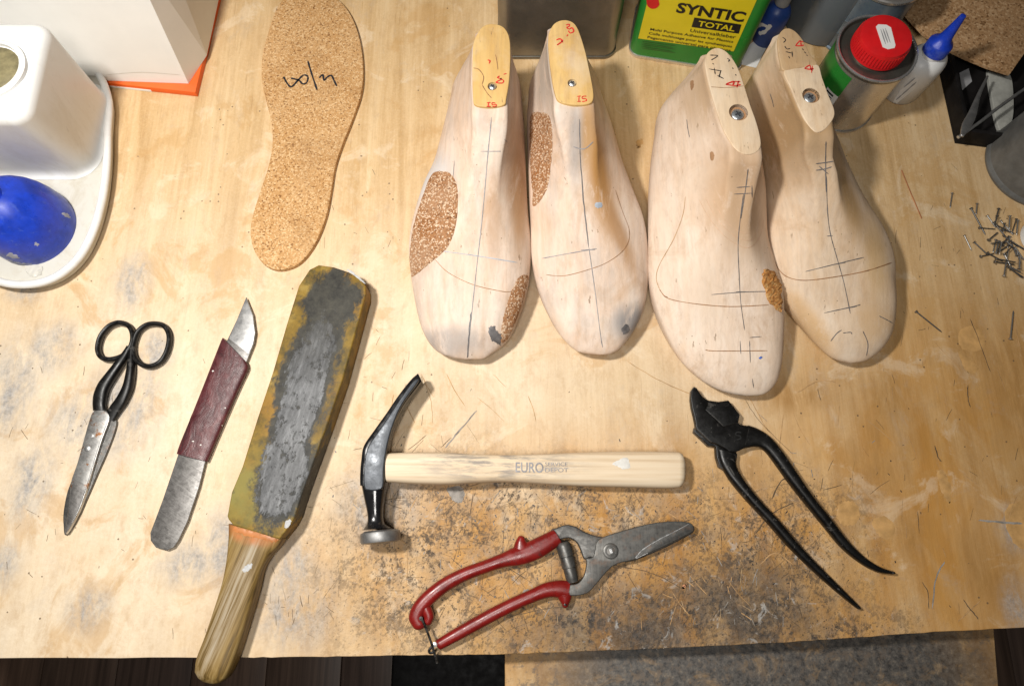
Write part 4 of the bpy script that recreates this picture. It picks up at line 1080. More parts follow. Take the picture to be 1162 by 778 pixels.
def paddle_mat():
    m = NT('olive_paddle', 0.55, 0, 0.3)
    o = pd.location
    ang = math.atan2((P(375, 310, .026) - P(290, 590, .026)).y, (P(375, 310, .026) - P(290, 590, .026)).x) - math.pi / 2
    def loc(x, y): q = P(x, y, .026); return (q.x - o.x, q.y - o.y)
    c = m.ramp(m.noise(34, 6, 0.65), [(0.3, (0.10, 0.058, 0.008)), (0.55, (0.24, 0.15, 0.022)), (0.75, (0.36, 0.26, 0.08))])
    c = m.mix(m.ramp(m.noise(60, 8, 0.74), [(0.46, 0.0), (0.64, 0.9)]), c, (0.06, 0.048, 0.016))
    c = m.mix(m.ramp(m.noise(25, 6, 0.7, m.map(loc=(5, 5, 5))), [(0.5, 0.0), (0.62, 0.6)]), c, (0.30, 0.15, 0.02))
    c = m.mix(m.math('MULTIPLY', m.ell(loc(285, 560), .05, .05, 0, .7), m.ramp(m.noise(45, 5), [(.35, .2), (.6, .9)])), c, (0.21, 0.18, 0.045))
    # worn graphite face, its rim broken up by noise
    dk = m.noise(1, 9, 0.74, m.map((46, 30, 40), rot=(0, 0, -ang)), 0.3)
    e = m.math('MAXIMUM', m.ell(loc(347, 440), .036, .13, ang, .6), m.math('MAXIMUM', m.ell(loc(324, 540), .037, .060, ang, .6), m.ell(loc(373, 345), .038, .055, ang, .8)))
    em = m.ramp(m.math('ADD', e, m.math('MULTIPLY', m.math('SUBTRACT', dk, .5), 3.0)), [(0.30, 0.0), (0.62, 1.0)])
    c = m.mix(em, c, m.ramp(m.noise(90, 7, .75), [(.35, (0.022, 0.021, 0.019)), (.7, (0.075, 0.07, 0.055))]))
    e2_ = m.math('MAXIMUM', m.ell(loc(345, 445), .025, .10, ang, .6), m.ell(loc(318, 540), .029, .05, ang, .6))
    n2 = m.noise(1, 10, 0.80, m.map((75, 40, 60), rot=(0, 0, -ang), loc=(3, 3, 3)), 0.3)
    em2 = m.ramp(m.math('ADD', e2_, m.math('MULTIPLY', m.math('SUBTRACT', n2, .5), 3.2)), [(0.40, 0.0), (0.56, 1.0)])
    lowr = m.ramp(m.ell(loc(315, 540), .09, .16, ang, .9), [(0., .45), (.6, 1.)])
    em2 = m.math('MULTIPLY', em2, lowr)
    fk = m.ramp(m.noise(1, 7, .75, m.map((170, 120, 100), rot=(0, 0, -ang), loc=(8, 8, 0))), [(.56, 1.), (.62, .15)])
    em2 = m.math('MULTIPLY', em2, fk)
    c = m.mix(em2, c, m.ramp(m.noise(1, 8, .75, m.map((240, 50, 100), rot=(0, 0, -ang))), [(.32, (0.03, 0.031, 0.033)), (.5, (0.085, 0.087, 0.092)), (.7, (0.20, 0.204, 0.212))]))
    m.col(c)
    m.set('Roughness', m.mix(em2, (0.6, 0.6, 0.6), (0.46, 0.46, 0.46)))
    m.bump(m.math('ADD', m.noise(150, 6, .7), em2), 0.3, 0.0008)
    return m.m
MAT['paddle'] = paddle_mat()
V, Fc = slab_px(pbs, 0.0015, 0.026, 0.0014, 0, True, 3); build('padded_body', V, Fc, 'paddle', pd)
def paddle_handle_mat():
    m = NT('greasy_oak_handle', 0.55, 0, 0.3)
    o = pd.location
    a = P(300, 620, .02) - P(243, 755, .02); ang = math.atan2(a.y, a.x) - math.pi / 2
    g = m.noise(1, 6, .65, m.map((330, 9, 240), rot=(0, 0, -ang)), .06)
    c = m.ramp(g, [(.36, (.09, .055, .016)), (.46, (.18, .11, .03)), (.60, (.27, .18, .065)), (.75, (.34, .26, .14))])
    q = P(270, 680, .02)
    c = m.mix(m.math('MULTIPLY', m.ell((q.x - o.x - .004, q.y - o.y), .012, .085, ang, .6), m.ramp(g, [(.42, .0), (.6, .75)])), c, (.38, .33, .26))
    q = P(285, 605, .02)
    c = m.mix(m.math('MULTIPLY', m.ell((q.x - o.x, q.y - o.y), .03, .012, -.25, .7), m.ramp(m.noise(70, 5), [(.35, .3), (.6, 1.)])), c, (.45, .16, .05))
    m.col(c); m.bump(g, .4, .001); return m.m
MAT['paddle_handle'] = paddle_handle_mat()
hr = []
for (a, b, z, h) in (((170, 176), (372, 232), .014, .0112), ((170, 215), (352, 262), .014, .0105), ((167, 270), (318, 300), .0137, .0105), ((160, 330), (290, 352), .0135, .0107), ((146, 400), (272, 425), .0133, .0110),
                     ((115, 500), (240, 535), .0130, .0113), ((85, 590), (213, 622), .0130, .0116), ((58, 660), (190, 690), .0132, .0118), ((50, 690), (178, 718), .0134, .0112)):
    A, B = zi([a, b]); hr.append((A[0], A[1], B[0], B[1], z, h))
V, Fc = loft_px(hr, 4.2, 36, 6, (0, 0.013)); build('handle', V, Fc, 'paddle_handle', pd, angle=50)
hb = bvh_of([c for c in pd.children if c.name.startswith('handle')][0])
patch('paint_smear', zi([(212, 345), (230, 330), (250, 322), (246, 340), (232, 352), (216, 356)]), hb, 'grey_smear', pd, .0002, 1.4, .9, (290, 640))
patch('glue_rim', zh([(446, 44), (470, 60), (500, 86), (498, 91), (470, 68), (446, 50)]), .026, 'grey_smear', pd, .0002, 2, .5)
patch('paint_smear', zi([(372, 170), (386, 160), (394, 166), (382, 190), (368, 192)]), .026, 'grey_smear', pd, .0002, 2, .8)
patch('paint_smear', zi([(180, 186), (230, 196), (300, 220), (340, 232), (335, 244), (280, 236), (200, 210), (182, 200)]), hb, plain('orange_stain', (.46, .17, .05), .5), pd, .0003, 2.5, 1.6, (290, 620))

# ------------------------------------------------------------------ hammer
hm = empty('shoemaker_hammer', P(520, 535), 'cobbler hammer with curved black head and pale ash handle', 'hammer')
zm = lambda p: Z(p, 3.7, 395, 415)
HZ = 0.0200
claw = []
for (a, b, h) in (((297, 37), (313, 71), .0070), ((266, 66), (291, 101), .0078), ((216, 131), (243, 166), .0088), ((166, 206), (207, 236), .0098), ((118, 274), (182, 291), .0105), ((74, 340), (171, 350), .0112),
                  ((63, 400), (166, 415), .0115), ((58, 460), (163, 475), .0115), ((58, 505), (160, 518), .0112)):
    A, B = zm([a, b]); claw.append((A[0], A[1], B[0], B[1], HZ, h))
V, Fc = loft_px(claw, 7.0, 28, 6); hd = build('head', V, Fc, 'black_paint', hm, angle=30)
fac = zm([(283, 56), (296, 62), (240, 140), (212, 190), (188, 250), (170, 310), (158, 370), (150, 440), (147, 505), (125, 522), (85, 522), (66, 506), (66, 420), (80, 345), (122, 278), (170, 210), (220, 134), (262, 76)])
HT = HZ + .0118
V, Fc = slab_px(fac, HZ + .006, HT, 0.0012, 3); build('ground_face', V, Fc, 'hammer_grey', hd)
nk = []
for (a, b, h) in (((58, 500), (160, 515), .0108), ((70, 560), (152, 568), .0092), ((80, 606), (147, 610), .0078), ((84, 640), (148, 645), .0075), ((80, 665), (156, 664), .0088), ((64, 690), (182, 680), .0135)):
    A, B = zm([a, b]); nk.append((A[0], A[1], B[0], B[1], HZ, h))
V, Fc = loft_px(nk, 2.6, 28, 6); build('neck', V, Fc, 'black_paint', hd)
A1, A2 = zm([(135, 695), (137, 742)])
f0, f1 = P(*A1, HZ), P(*A2, HZ)
rr = (P(*zm([(46, 720)])[0], HZ) - P(*zm([(226, 712)])[0], HZ)).length / 2 * .93
ax = (f1 - f0); L = ax.length
V, Fc = lathe([(rr * .80, -.001), (rr * .97, .0005), (rr, .0018), (rr, L - .002), (rr * .96, L - .0005), (rr * .6, L + .0004), (.0005, L + .0007)], f0, 44, ax)
build('striking_face', V, Fc, 'dull_steel', hd)
zl = lambda p: Z(p, 2.834, 390, 410)
hr = []
for (x, t, b, z, h) in ((140, 296, 388, .0200, .0095), (200, 293, 392, .0198, .0098), (260, 292, 395, .0196, .0100), (330, 293, 396, .0192, .0100), (420, 299, 391, .0186, .0098), (520, 301, 388, .0178, .0097),
                        (640, 298, 394, .0168, .0098), (760, 293, 401, .0158, .0100), (900, 290, 405, .0144, .0104), (1030, 290, 409, .0130, .0108), (1075, 292, 407, .0126, .0107)):
    A, B = zl([(x, t), (x, b)]); hr.append((A[0], A[1], B[0], B[1], z, h))
hmh_root = hm
V, Fc = loft_px(hr, 3.0, 32, 6, (0, .0065)); hh = build('handle', V, Fc, 'hammer_handle', hm)
# the handle's material runs along the handle from the head
vh = bvh_of(hh)
base_h = Vector(hm.location)
text_on('stamped_lettering', 'EURO', Z([(126, 229)], 5.052, 560, 490)[0], Z([(286, 232)], 5.052, 560, 490)[0], 0.0085, vh, 'pencil_soft', hm, 0.012, .0004)
text_on('stamped_lettering', 'SERVICE', Z([(296, 195)], 5.052, 560, 490)[0], Z([(424, 195)], 5.052, 560, 490)[0], 0.0033, vh, 'pencil_soft', hm, 0.0, .0004)
text_on('stamped_lettering', 'DEPOT', Z([(296, 229)], 5.052, 560, 490)[0], Z([(428, 229)], 5.052, 560, 490)[0], 0.0036, vh, 'pencil_soft', hm, 0.0, .0004)
patch('paint_chip', Z([(680, 182), (720, 160), (765, 146), (780, 180), (782, 205), (745, 212), (712, 198)], 5.052, 560, 490), vh, 'white_glue', hm, .0003, 2, .6)

# ------------------------------------------------------------------ pruning shears
ps = empty('pruning_shears', P(610, 670), 'red handled pruning shears with worn dark steel blades', 'shears')
zs = lambda p: Z(p, 4.322, 455, 580); zt_ = lambda p: Z(p, 5.983, 620, 570)
S = 4.322
uh = [(x, y, w / S, z, h) for (x, y, w, z, h) in zs([(92, 556, 33, .0085, .0052), (74, 522, 36, .0085, .0058), (92, 474, 37, .0085, .0060), (145, 415, 37, .0085, .0060), (228, 352, 35, .0085, .0060), (320, 305, 33, .0085, .0060), (420, 268, 32, .0085, .0060),
                                                     (505, 238, 36, .0085, .0060), (560, 222, 46, .0085, .0060), (620, 203, 50, .0085, .0060), (690, 170, 49, .0085, .0060), (768, 122, 40, .0085, .0055)])]
hook = [(x, y, w / S, z, h) for (x, y, w, z, h) in zs([(598, 208, 62, .0085, .0054), (594, 178, 46, .0085, .0052), (588, 150, 29, .0085, .0048), (590, 130, 18, .0085, .0042)])]
lug = [(x, y, w / S, z, h) for (x, y, w, z, h) in zs([(120, 470, 30, .0085, .0050), (138, 515, 26, .0085, .0048), (128, 545, 22, .0085, .0042)])]
build('grip', *merge(loft_px(path_rows(uh), 2.3, 22, 5, (.004, 0)), loft_px(path_rows(hook), 2.2, 18, 4, (0, .002)), loft_px(path_rows(lug), 2.2, 16, 4, (0, .002))), 'red_paint', ps)
lh = [(x, y, w / S, z, h) for (x, y, w, z, h) in zs([(186, 652, 27, .0075, .0052), (260, 610, 31, .0075, .0056), (350, 560, 33, .0075, .0058), (450, 505, 33, .0075, .0058), (550, 455, 33, .0075, .0058), (640, 415, 33, .0075, .0058), (715, 385, 38, .0075, .0058), (778, 380, 44, .0075, .0056), (822, 388, 46, .0075, .0052)])]
hk2 = [(x, y, w / S, z, h) for (x, y, w, z, h) in zs([(800, 400, 42, .0075, .0050), (806, 435, 28, .0072, .0046), (806, 455, 17, .007, .004)])]
build('grip', *merge(loft_px(path_rows(lh), 2.3, 22, 5, (.002, 0)), loft_px(path_rows(hk2), 2.2, 18, 4, (0, .003))), 'red_paint', ps)
# lower lever and counter blade
lev = zt_([(30, 190), (70, 172), (110, 155), (150, 150), (205, 165), (265, 200), (350, 228), (420, 240), (450, 300), (430, 380), (360, 390), (300, 372), (270, 385), (252, 374), (236, 330), (210, 275), (165, 243), (115, 245), (80, 262), (40, 300)])
V, Fc = slab_px(lev, 0.0045, 0.0095, 0.0012, 3); build('lever', V, Fc, 'steel_dark', ps)
anv = zt_([(520, 330), (700, 215), (880, 150), (985, 150), (1006, 172), (1004, 190), (985, 212), (900, 258), (800, 308), (700, 353), (600, 392), (520, 400)])
V, Fc = slab_px(anv, 0.0040, 0.0080, 0.0008, 3); build('counter_blade', V, Fc, 'steel_dark', ps)
bld = zt_([(345, 262), (400, 228), (500, 196), (620, 162), (740, 136), (860, 126), (950, 130), (985, 142), (1000, 160), (1000, 182), (985, 203), (900, 248), (800, 298), (700, 343), (610, 382), (560, 396), (490, 412), (440, 440), (390, 492), (340, 552), (290, 606), (230, 628), (150, 626), (140, 566), (210, 548), (240, 522), (262, 478), (274, 410), (272, 380), (318, 366), (332, 315)])
V, Fc = slab_px(bld, 0.0082, 0.0115, 0.0009, 3); pb_ = build('cutting_blade', V, Fc, 'pruner_steel', ps)
V, Fc = slab_px(zt_([(606, 374), (660, 318), (760, 254), (880, 194), (968, 146), (992, 162), (992, 180), (980, 198), (900, 242), (800, 292), (700, 337)]), .01145, .0118, .0001, 0); build('bevel_facet', V, Fc, 'steel_dark', pb_)
mark('honed_edge', [zt_([(604, 374), (655, 318), (760, 252), (880, 191), (970, 142)])], .0118, .0009, 'bright_steel', pb_, .0002)
mark('honed_edge', [zt_([(606, 378), (640, 364), (690, 340)])], .0118, .0006, 'bright_steel', pb_, .0002)
c = P(*zt_([(435, 328)])[0], .0115)
V, Fc = lathe([(.0066, 0), (.0066, .0012), (.0060, .0017), (.0046, .0018), (.0044, .0012), (.0036, .0012), (.0034, .0024), (.0006, .0028)], c, 30); bo = build('pivot_bolt', V, Fc, 'steel_dark', ps)
V, Fc = box_v(c + Vector((0, 0, .0024)), .0022, .0034, .0010, .3); build('bolt_slot', V, Fc, 'bright_steel', bo)
sa, sb = P(*zt_([(112, 268)])[0], .0085), P(*zt_([(182, 540)])[0], .0085)
ax = sb - sa; L = ax.length
prof = [(.0042, 0), (.0056, L * .04), (.0062, L * .12), (.0064, L * .30), (.0063, L * .36), (.0056, L * .37), (.0060, L * .40), (.0062, L * .58), (.0060, L * .64), (.0053, L * .65), (.0056, L * .68), (.0055, L * .86), (.0050, L * .92), (.0042, L)]
V, Fc = lathe(prof, sa, 26, ax); build('spring', V, Fc, 'steel_dark', ps)
zz = .013
wc = [P(*p, z) for p, z in zip(zs([(98, 522), (112, 548), (132, 596), (150, 648), (166, 700), (178, 742)]), (.0135, .0145, .0145, .0140, .0125, .010))]
g = tube([Vector(p) for p in cr(wc, 5)], .0010, 8)
g2 = tube([Vector(p) for p in cr([P(*p, z) for p, z in zip(zs([(172, 648), (150, 664), (138, 680), (142, 692), (156, 690), (165, 676)]), (.009, .0095, .0095, .0095, .0095, .009))], 5)], .0011, 8)
build('wire_catch', *merge(g, g2), 'black_iron', ps)
V, Fc = lathe([(.0020, 0), (.0020, .0008), (.0003, .0014)], P(*zs([(166, 652)])[0], .0122), 14); build('catch_stud', V, Fc, 'steel', ps)
V, Fc = lathe([(.0016, 0), (.0016, .0006), (.0003, .0011)], P(*zs([(98, 524)])[0], .0142), 14); build('catch_stud', V, Fc, 'black_iron', ps)
V, Fc = lathe([(.0012, 0), (.0012, .0005), (.0003, .0008)], P(*zs([(806, 456)])[0], .0106), 14); build('rivet', V, Fc, 'black_iron', ps)

# ------------------------------------------------------------------ lasting pincers
pn = empty('lasting_pincers', P(890, 560), 'black iron lasting pincers with curved jaw lying open beside the hammer handle', 'pincers')
zp1 = lambda p: Z(p, 5.367, 770, 425); zp2 = lambda p: Z(p, 2.682, 760, 420)
upj = zp1([(95, 72), (112, 80), (130, 110), (152, 138), (182, 156), (166, 212), (275, 315), (362, 288), (375, 303), (432, 311), (482, 330), (540, 372), (520, 425), (455, 425), (402, 445), (370, 462), (340, 472), (310, 465), (270, 440), (232, 420), (200, 412), (108, 328), (105, 300), (95, 250), (82, 200), (75, 150), (78, 98)])
V, Fc = slab_px(upj, .0065, .0125, .0010, 0); uj = build('jaw', V, Fc, 'black_iron', pn)
loj = zp1([(150, 136), (185, 156), (245, 164), (305, 155), (345, 205), (375, 245), (364, 292), (275, 320), (160, 214)])
V, Fc = slab_px(loj, .0025, .0105, .0010, 0); build('jaw', V, Fc, 'black_iron', pn)
bk = zp1([(100, 320), (140, 330), (240, 400), (345, 455), (360, 490), (352, 540), (300, 590), (250, 560), (232, 500), (228, 440), (215, 434), (185, 434), (95, 348)])
V, Fc = slab_px(bk, .0015, .0080, .0010, 0); build('jaw_plate', V, Fc, 'black_iron', pn)
ra = []
for (a, b, z, h) in (((240, 163), (222, 243), .0092, .0040), ((270, 176), (262, 236), .0090, .0045), ((305, 200), (290, 250), .0086, .0052), ((345, 248), (325, 295), .0084, .0058), ((385, 308), (365, 350), .008, .006), ((435, 382), (415, 412), .0074, .006), ((490, 450), (470, 480), .0066, .0056), ((540, 515), (520, 540), .006, .005), ((590, 565), (575, 585), .0052, .0045), ((640, 597), (627, 613), .0045, .004), ((680, 611), (675, 621), .0042, .0034)):
    A, B = zp2([(a[0] * .95 + b[0] * .05, a[1] * .95 + b[1] * .05), (b[0] * .95 + a[0] * .05, b[1] * .95 + a[1] * .05)]); ra.append((A[0], A[1], B[0], B[1], z, h))
V, Fc = loft_px(ra, 2.6, 20, 6, (0, .002)); build('handle', V, Fc, 'black_iron', pn)
la = []
for (a, b, z, h) in (((141, 240), (206, 262), .006, .0042), ((148, 275), (205, 288), .0062, .0048), ((165, 312), (214, 312), .0066, .0055), ((188, 346), (236, 346), .007, .006), ((232, 398), (276, 396), .007, .006), ((292, 462), (334, 458), .0068, .006), ((352, 530), (392, 528), .0064, .0056), ((412, 590), (450, 590), .006, .005), ((472, 645), (508, 648), .0052, .0045), ((530, 694), (556, 696), .0045, .0038), ((566, 722), (579, 720), .0042, .003)):
    A, B = zp2([(a[0] * .95 + b[0] * .05, a[1] * .95 + b[1] * .05), (b[0] * .95 + a[0] * .05, b[1] * .95 + a[1] * .05)]); la.append((A[0], A[1], B[0], B[1], z, h))
V, Fc = loft_px(la, 2.6, 20, 6, (0, .002)); build('handle', V, Fc, 'black_iron', pn)
mark('stamped_number', [zp1([(382, 352), (355, 350), (348, 366), (375, 374), (376, 388), (352, 396)])], .0125, .0012, plain('worn_black', (.004, .004, .004), .8), pn, .0002)
mark('worn_edge', [zp1([(176, 218), (225, 264), (272, 310)]), zp1([(108, 328), (150, 366), (200, 412)])], .0125, .0006, 'steel_dark', pn, .0002)
mark('worn_edge', [zp1([(310, 560), (325, 585), (340, 612)])], .0135, .0014, 'steel_dark', pn, .0002)

# ------------------------------------------------------------------ glue dispenser with blue dome
gd = empty('glue_dispenser', P(40, 200), 'white plastic glue dispenser with a blue dome lid on its front basin', 'dispenser')
rim = [(122, 108), (122, 150), (121, 188), (116, 226), (105, 264), (88, 294), (62, 315), (30, 323), (-5, 318), (-45, 296), (-75, 260), (-95, 210), (-100, 100), (-95, 60), (40, 40), (100, 70)]
V, Fc = slab_px(rim, 0.0005, 0.014, 0.004, 4, True); build('basin', V, Fc, 'dirty_white', gd)
crim = cr(rim, 5, True)
V, Fc = tube([P(x, y, .0145) for x, y in crim], .0038, 10, True); build('basin_rim', V, Fc, 'white_plastic', gd)
def frustum(b, t, z0, z1, bev):
    b4, t4 = b, t
    V, Fc = [], []
    n = len(b)
    lv = [(0.0, -.006), (.012, -.0035), (.035, -.0015), (.075, -.0003), (.12, 0.0)] + [(1 - bev * (1 - math.sin(a)) / (z1 - z0), bev * (1 - math.cos(a))) for a in (0, R(30), R(60), R(90))]
    for f, d in lv:
        ring = [(b[i][0] + (t[i][0] - b[i][0]) * f, b[i][1] + (t[i][1] - b[i][1]) * f) for i in range(n)]
        V += [Vector((p[0], p[1], z0 + (z1 - z0) * f)) for p in inset(ring, d)]
    m = len(lv)
    for i in range(m - 1):
        for k in range(n): Fc.append((i * n + k, i * n + (k + 1) % n, (i + 1) * n + (k + 1) % n, (i + 1) * n + k))
    Fc.append(tuple(range(n))[::-1]); Fc.append(tuple((m - 1) * n + k for k in range(n)))
    return V, Fc
ZJ = 0.135
tfr, tbr = P(34, 137, ZJ), P(51, 22, ZJ)
bfr, bbr = P(100, 197, .016), P(119, 106, .012)
tx0, tx1, ty0, ty1 = tfr.x - .15, (tfr.x + tbr.x) / 2, tfr.y, tbr.y
bx0, bx1, by0, by1 = tfr.x - .16, (bfr.x + bbr.x) / 2 + .005, bfr.y, bbr.y + .004
rb = rounded_rect((bx0 + bx1) / 2, (by0 + by1) / 2, bx1 - bx0, by1 - by0, .022)
rt_ = rounded_rect((tx0 + tx1) / 2, (ty0 + ty1) / 2, tx1 - tx0, ty1 - ty0, .014)
V, Fc = frustum(rb, rt_, .0145, ZJ, .011); tank = build('tank', V, Fc, 'white_plastic', gd)
oc = P(-8, 80, ZJ)
V, Fc = lathe([(.0285, 0), (.0285, .003), (.0262, .0045), (.024, .004), (.0235, .0005)], oc, 40); build('filler_collar', V, Fc, 'white_plastic', gd)
V, Fc = lathe([(.0232, .0002), (.021, .0022), (.012, .0030), (.0005, .0032)], oc, 30); build('filler_plug', V, Fc, plain('dried_olive_glue', (.20, .17, .085), .7, 0, .35, 120, .4), gd)
dc = P(36, 256, .020)
DR = .0395
prof = [(DR * .98, -.006), (DR, 0), (DR * 1.0, .004)] + [(DR * math.cos(a), .006 + .056 * math.sin(a)) for a in [R(x) for x in (8, 18, 28, 38, 48, 57, 64, 69)]] + [(DR * .34, .0590), (DR * .30, .0570), (DR * .25, .046), (DR * .20, .036), (.0004, .033)]
V, Fc = lathe(prof, dc, 48); dome = build('dome_lid', V, Fc, 'blue_plastic', gd, angle=60)
vd = bvh_of(dome)
for pts in ([(70, 241), (77, 243), (80, 248), (74, 246)], [(40, 275), (44, 276), (43, 279), (39, 278)], [(10, 287), (18, 289), (22, 293), (8, 291)], [(4, 296), (24, 298), (36, 299), (20, 301)]):
    patch('glue_crust', pts, vd, plain('crust', (.36, .37, .45), .7), gd, .0003, 1.6, 0.9, (36, 256))
patch('glue_crust', [(28, 300), (48, 302), (46, 312), (34, 313)], .0142, 'dirty_white', gd, .0004, 2, 1.2, None, .001)
# ------------------------------------------------------------------ white and orange carton
ct = empty('carton', P(160, 90), 'white carton with an orange base band behind the glue dispenser', 'carton')
c0, c1 = P(225, 110, 0), P(243, 35, 0)
wv = (P(104, 97, 0) - c0).normalized()
dv = (c1 - c0)
def quad_slab(a, b, c, d, z0, z1, bev=.001): return slab([(q.x, q.y) for q in (a, b, c, d)], z0, z1, bev, 2)
wl = .34
V, Fc = quad_slab(c0, c0 + wv * wl, c0 + wv * wl + dv * 1.6, c0 + dv * 1.6, .0006, .0075); build('base_band', V, Fc, 'orange_card', ct)
V, Fc = quad_slab(c0 + wv * .05 - dv * .004, c0 + wv * wl - dv * .004, c0 + wv * wl + dv * .1, c0 + wv * .05 + dv * .1, .0004, .0032, .0003); build('front_tongue', V, Fc, 'white_card', ct)
p0 = P(214, 95, .0078); p_top = P(170, 0, .110)
lean = (p_top - p0) / (p_top.z - p0.z)
hz = .18
wv2 = (P(104, 91, .0078) - p0).normalized()
q0 = P(229.5, 45, .0078)
bdv = dv * 1.45
pts0 = [p0, p0 + wv2 * (wl - .02), p0 + wv2 * (wl - .02) + bdv, p0 + dv * .5 + Vector((.010, 0, 0)) + dv * .9, p0 + dv * .42 + Vector((.012, 0, 0))]
pts0 = [Vector((p.x, p.y, .0078)) for p in pts0]
topv = [p + Vector((lean.x * hz, lean.y * hz, hz)) if i < 2 else p + Vector((lean.x * hz * 1.2, lean.y * hz * .4, hz)) for i, p in enumerate(pts0)]
topv[4] = (topv[0] + topv[3]) / 2
V = pts0 + topv; n = 5
Fc = [tuple(range(n))[::-1], tuple(range(n, 2 * n))] + [(k, (k + 1) % n, n + (k + 1) % n, n + k) for k in range(n)]
cb_ = build('carton_body', V, Fc, 'white_card', ct, angle=10)
vc = bvh_of(cb_)
mark('fold_line', [[(120, 85), (160, 82), (205, 85)], [(207, 80), (218, 60), (228, 42)]], vc, .0007, 'dirty_white', ct, .0003, (170, 60))

# ------------------------------------------------------------------ plain tin
tl, tr_ = P(566, 69, 0), P(698, 69, 0)
tn = empty('metal_canister', ((tl.x + tr_.x) / 2, tl.y + .04, 0), 'plain rectangular bare metal canister behind the cork patched lasts', 'canister')
w = tr_.x - tl.x; cx = (tl.x + tr_.x) / 2
rr_ = rounded_rect(cx, tl.y + .045, w, .085, .014, 0, 8)
V, Fc = slab(rr_, .003, .185, .003, 2); build('body', V, Fc, 'tin', tn, angle=25)
V, Fc = slab(rounded_rect(cx, tl.y + .045, w + .0025, .0875, .015, 0, 8), .0002, .0042, .001, 2, True); build('bottom_seam', V, Fc, 'tin', tn)
V, Fc = slab(rounded_rect(cx, tl.y + .045, w + .0025, .0875, .015, 0, 8), .184, .188, .001, 2); build('top_seam', V, Fc, 'tin', tn)
V, Fc = lathe([(.018, 0), (.018, .014), (.016, .016), (.0005, .016)], (cx - .02, tl.y + .045, .188), 28); build('screw_cap', V, Fc, 'red_plastic', tn)

# ------------------------------------------------------------------ adhesive tin, green and yellow
s0, s1 = P(713, 64, 0), P(838, 84, 0)
sx = (s1 - s0); sw = sx.length; sx.normalize(); sn = Vector((sx.y, -sx.x, 0)); rz = math.atan2(sx.y, sx.x)
scn = (s0 + s1) / 2 - sn * .036
st = empty('adhesive_tin', (scn.x, scn.y, 0), 'green and yellow adhesive tin lettered SYNTIC TOTAL', 'tin')
V, Fc = slab(rounded_rect(scn.x, scn.y, sw, .072, .011, rz, 8), .004, .165, .002, 2); build('body', V, Fc, 'green_paint', st, angle=25)
V, Fc = slab(rounded_rect(scn.x, scn.y, sw + .003, .075, .0125, rz, 8), .0002, .0045, .0012, 2, True); build('bottom_seam', V, Fc, 'tin_bright', st)
V, Fc = slab(rounded_rect(scn.x, scn.y, sw + .003, .075, .0125, rz, 8), .164, .168, .001, 2); build('top_seam', V, Fc, 'tin_bright', st)
V, Fc = slab(rounded_rect(scn.x + sx.x * sw * .5, scn.y + sx.y * sw * .5, .0008, .050, .0003, rz, 1), .006, .163, 0); build('bare_side', V, Fc, 'grey_plastic', st)
V, Fc = lathe([(.017, 0), (.017, .012), (.015, .014), (.0005, .014)], (scn.x, scn.y, .168), 28); build('screw_cap', V, Fc, 'black_print', st)
fp = (s0 + sn * .0003, sn)
def face_poly(name, px, mat, lift):
    V = [on_plane(x, y, s0 + sn * lift, sn) for x, y in px]
    return build(name, V, [tuple(range(len(V)))], mat, st)
zy = lambda p: Z(p, 4.469, 700, 0)
lb = zy([(108, 196), (592, 262)])
pA, pB = on_plane(*lb[0], *fp), on_plane(*lb[1], *fp)
V = [pA, pB, pB + Vector((0, 0, .115)), pA + Vector((0, 0, .115))]
build('yellow_label', V, [(0, 1, 2, 3)], 'yellow_paint', st)
fp2 = (s0 + sn * .0006, sn)
def cap_h(a, b):
    return (on_plane(*a, *fp2) - on_plane(*b, *fp2)).length
text_on('lettering', 'SYNTIC', *zy([(298, 62), (640, 112)]), cap_h(*zy([(298, 62), (312, 14)])), fp2, 'black_print', st, .034, .0001)
bx_ = zy([(378, 138), (618, 172), (632, 126), (393, 90)])
build('total_panel', [on_plane(x, y, *fp2) for x, y in bx_], [(0, 1, 2, 3)], 'black_print', st)
fp3 = (s0 + sn * .0009, sn)
text_on('lettering', 'TOTAL', *zy([(408, 132), (594, 160)]), cap_h(*zy([(408, 132), (416, 106)])), fp3, 'yellow_paint', st, .02, .0001)
text_on('lettering', 'Universalkleber', *zy([(370, 162), (600, 197)]), cap_h(*zy([(370, 162), (374, 145)])) * .95, fp2, 'black_print', st, .006, .0001)
for s_, a, b in (('Multi Purpose Adhesive for Plastics', (168, 154), (588, 218)), ('Colle multiusage pour les synthetiques', (161, 174), (582, 242)), ('Pegamento universal para plasticos', (154, 194), (575, 262))):
    text_on('lettering', s_, *zy([a, b]), .0032, fp2, 'black_print', st, .012, .0001)
face_poly('red_emblem', cr(zy([(150, 0), (155, 30), (175, 45), (200, 42), (215, 25), (212, 5), (205, -40), (150, -40)]), 4, True), 'red_plastic', .0007)
fine = []
for k in range(5):
    fine.append(ribbon(zy([(125, 208 + k * 9), (300 - 20 * (k % 2), 232 + k * 9)]), fp2, .0007, .0002, 1))
build('fine_print', *merge(*fine), 'dark_green', st)

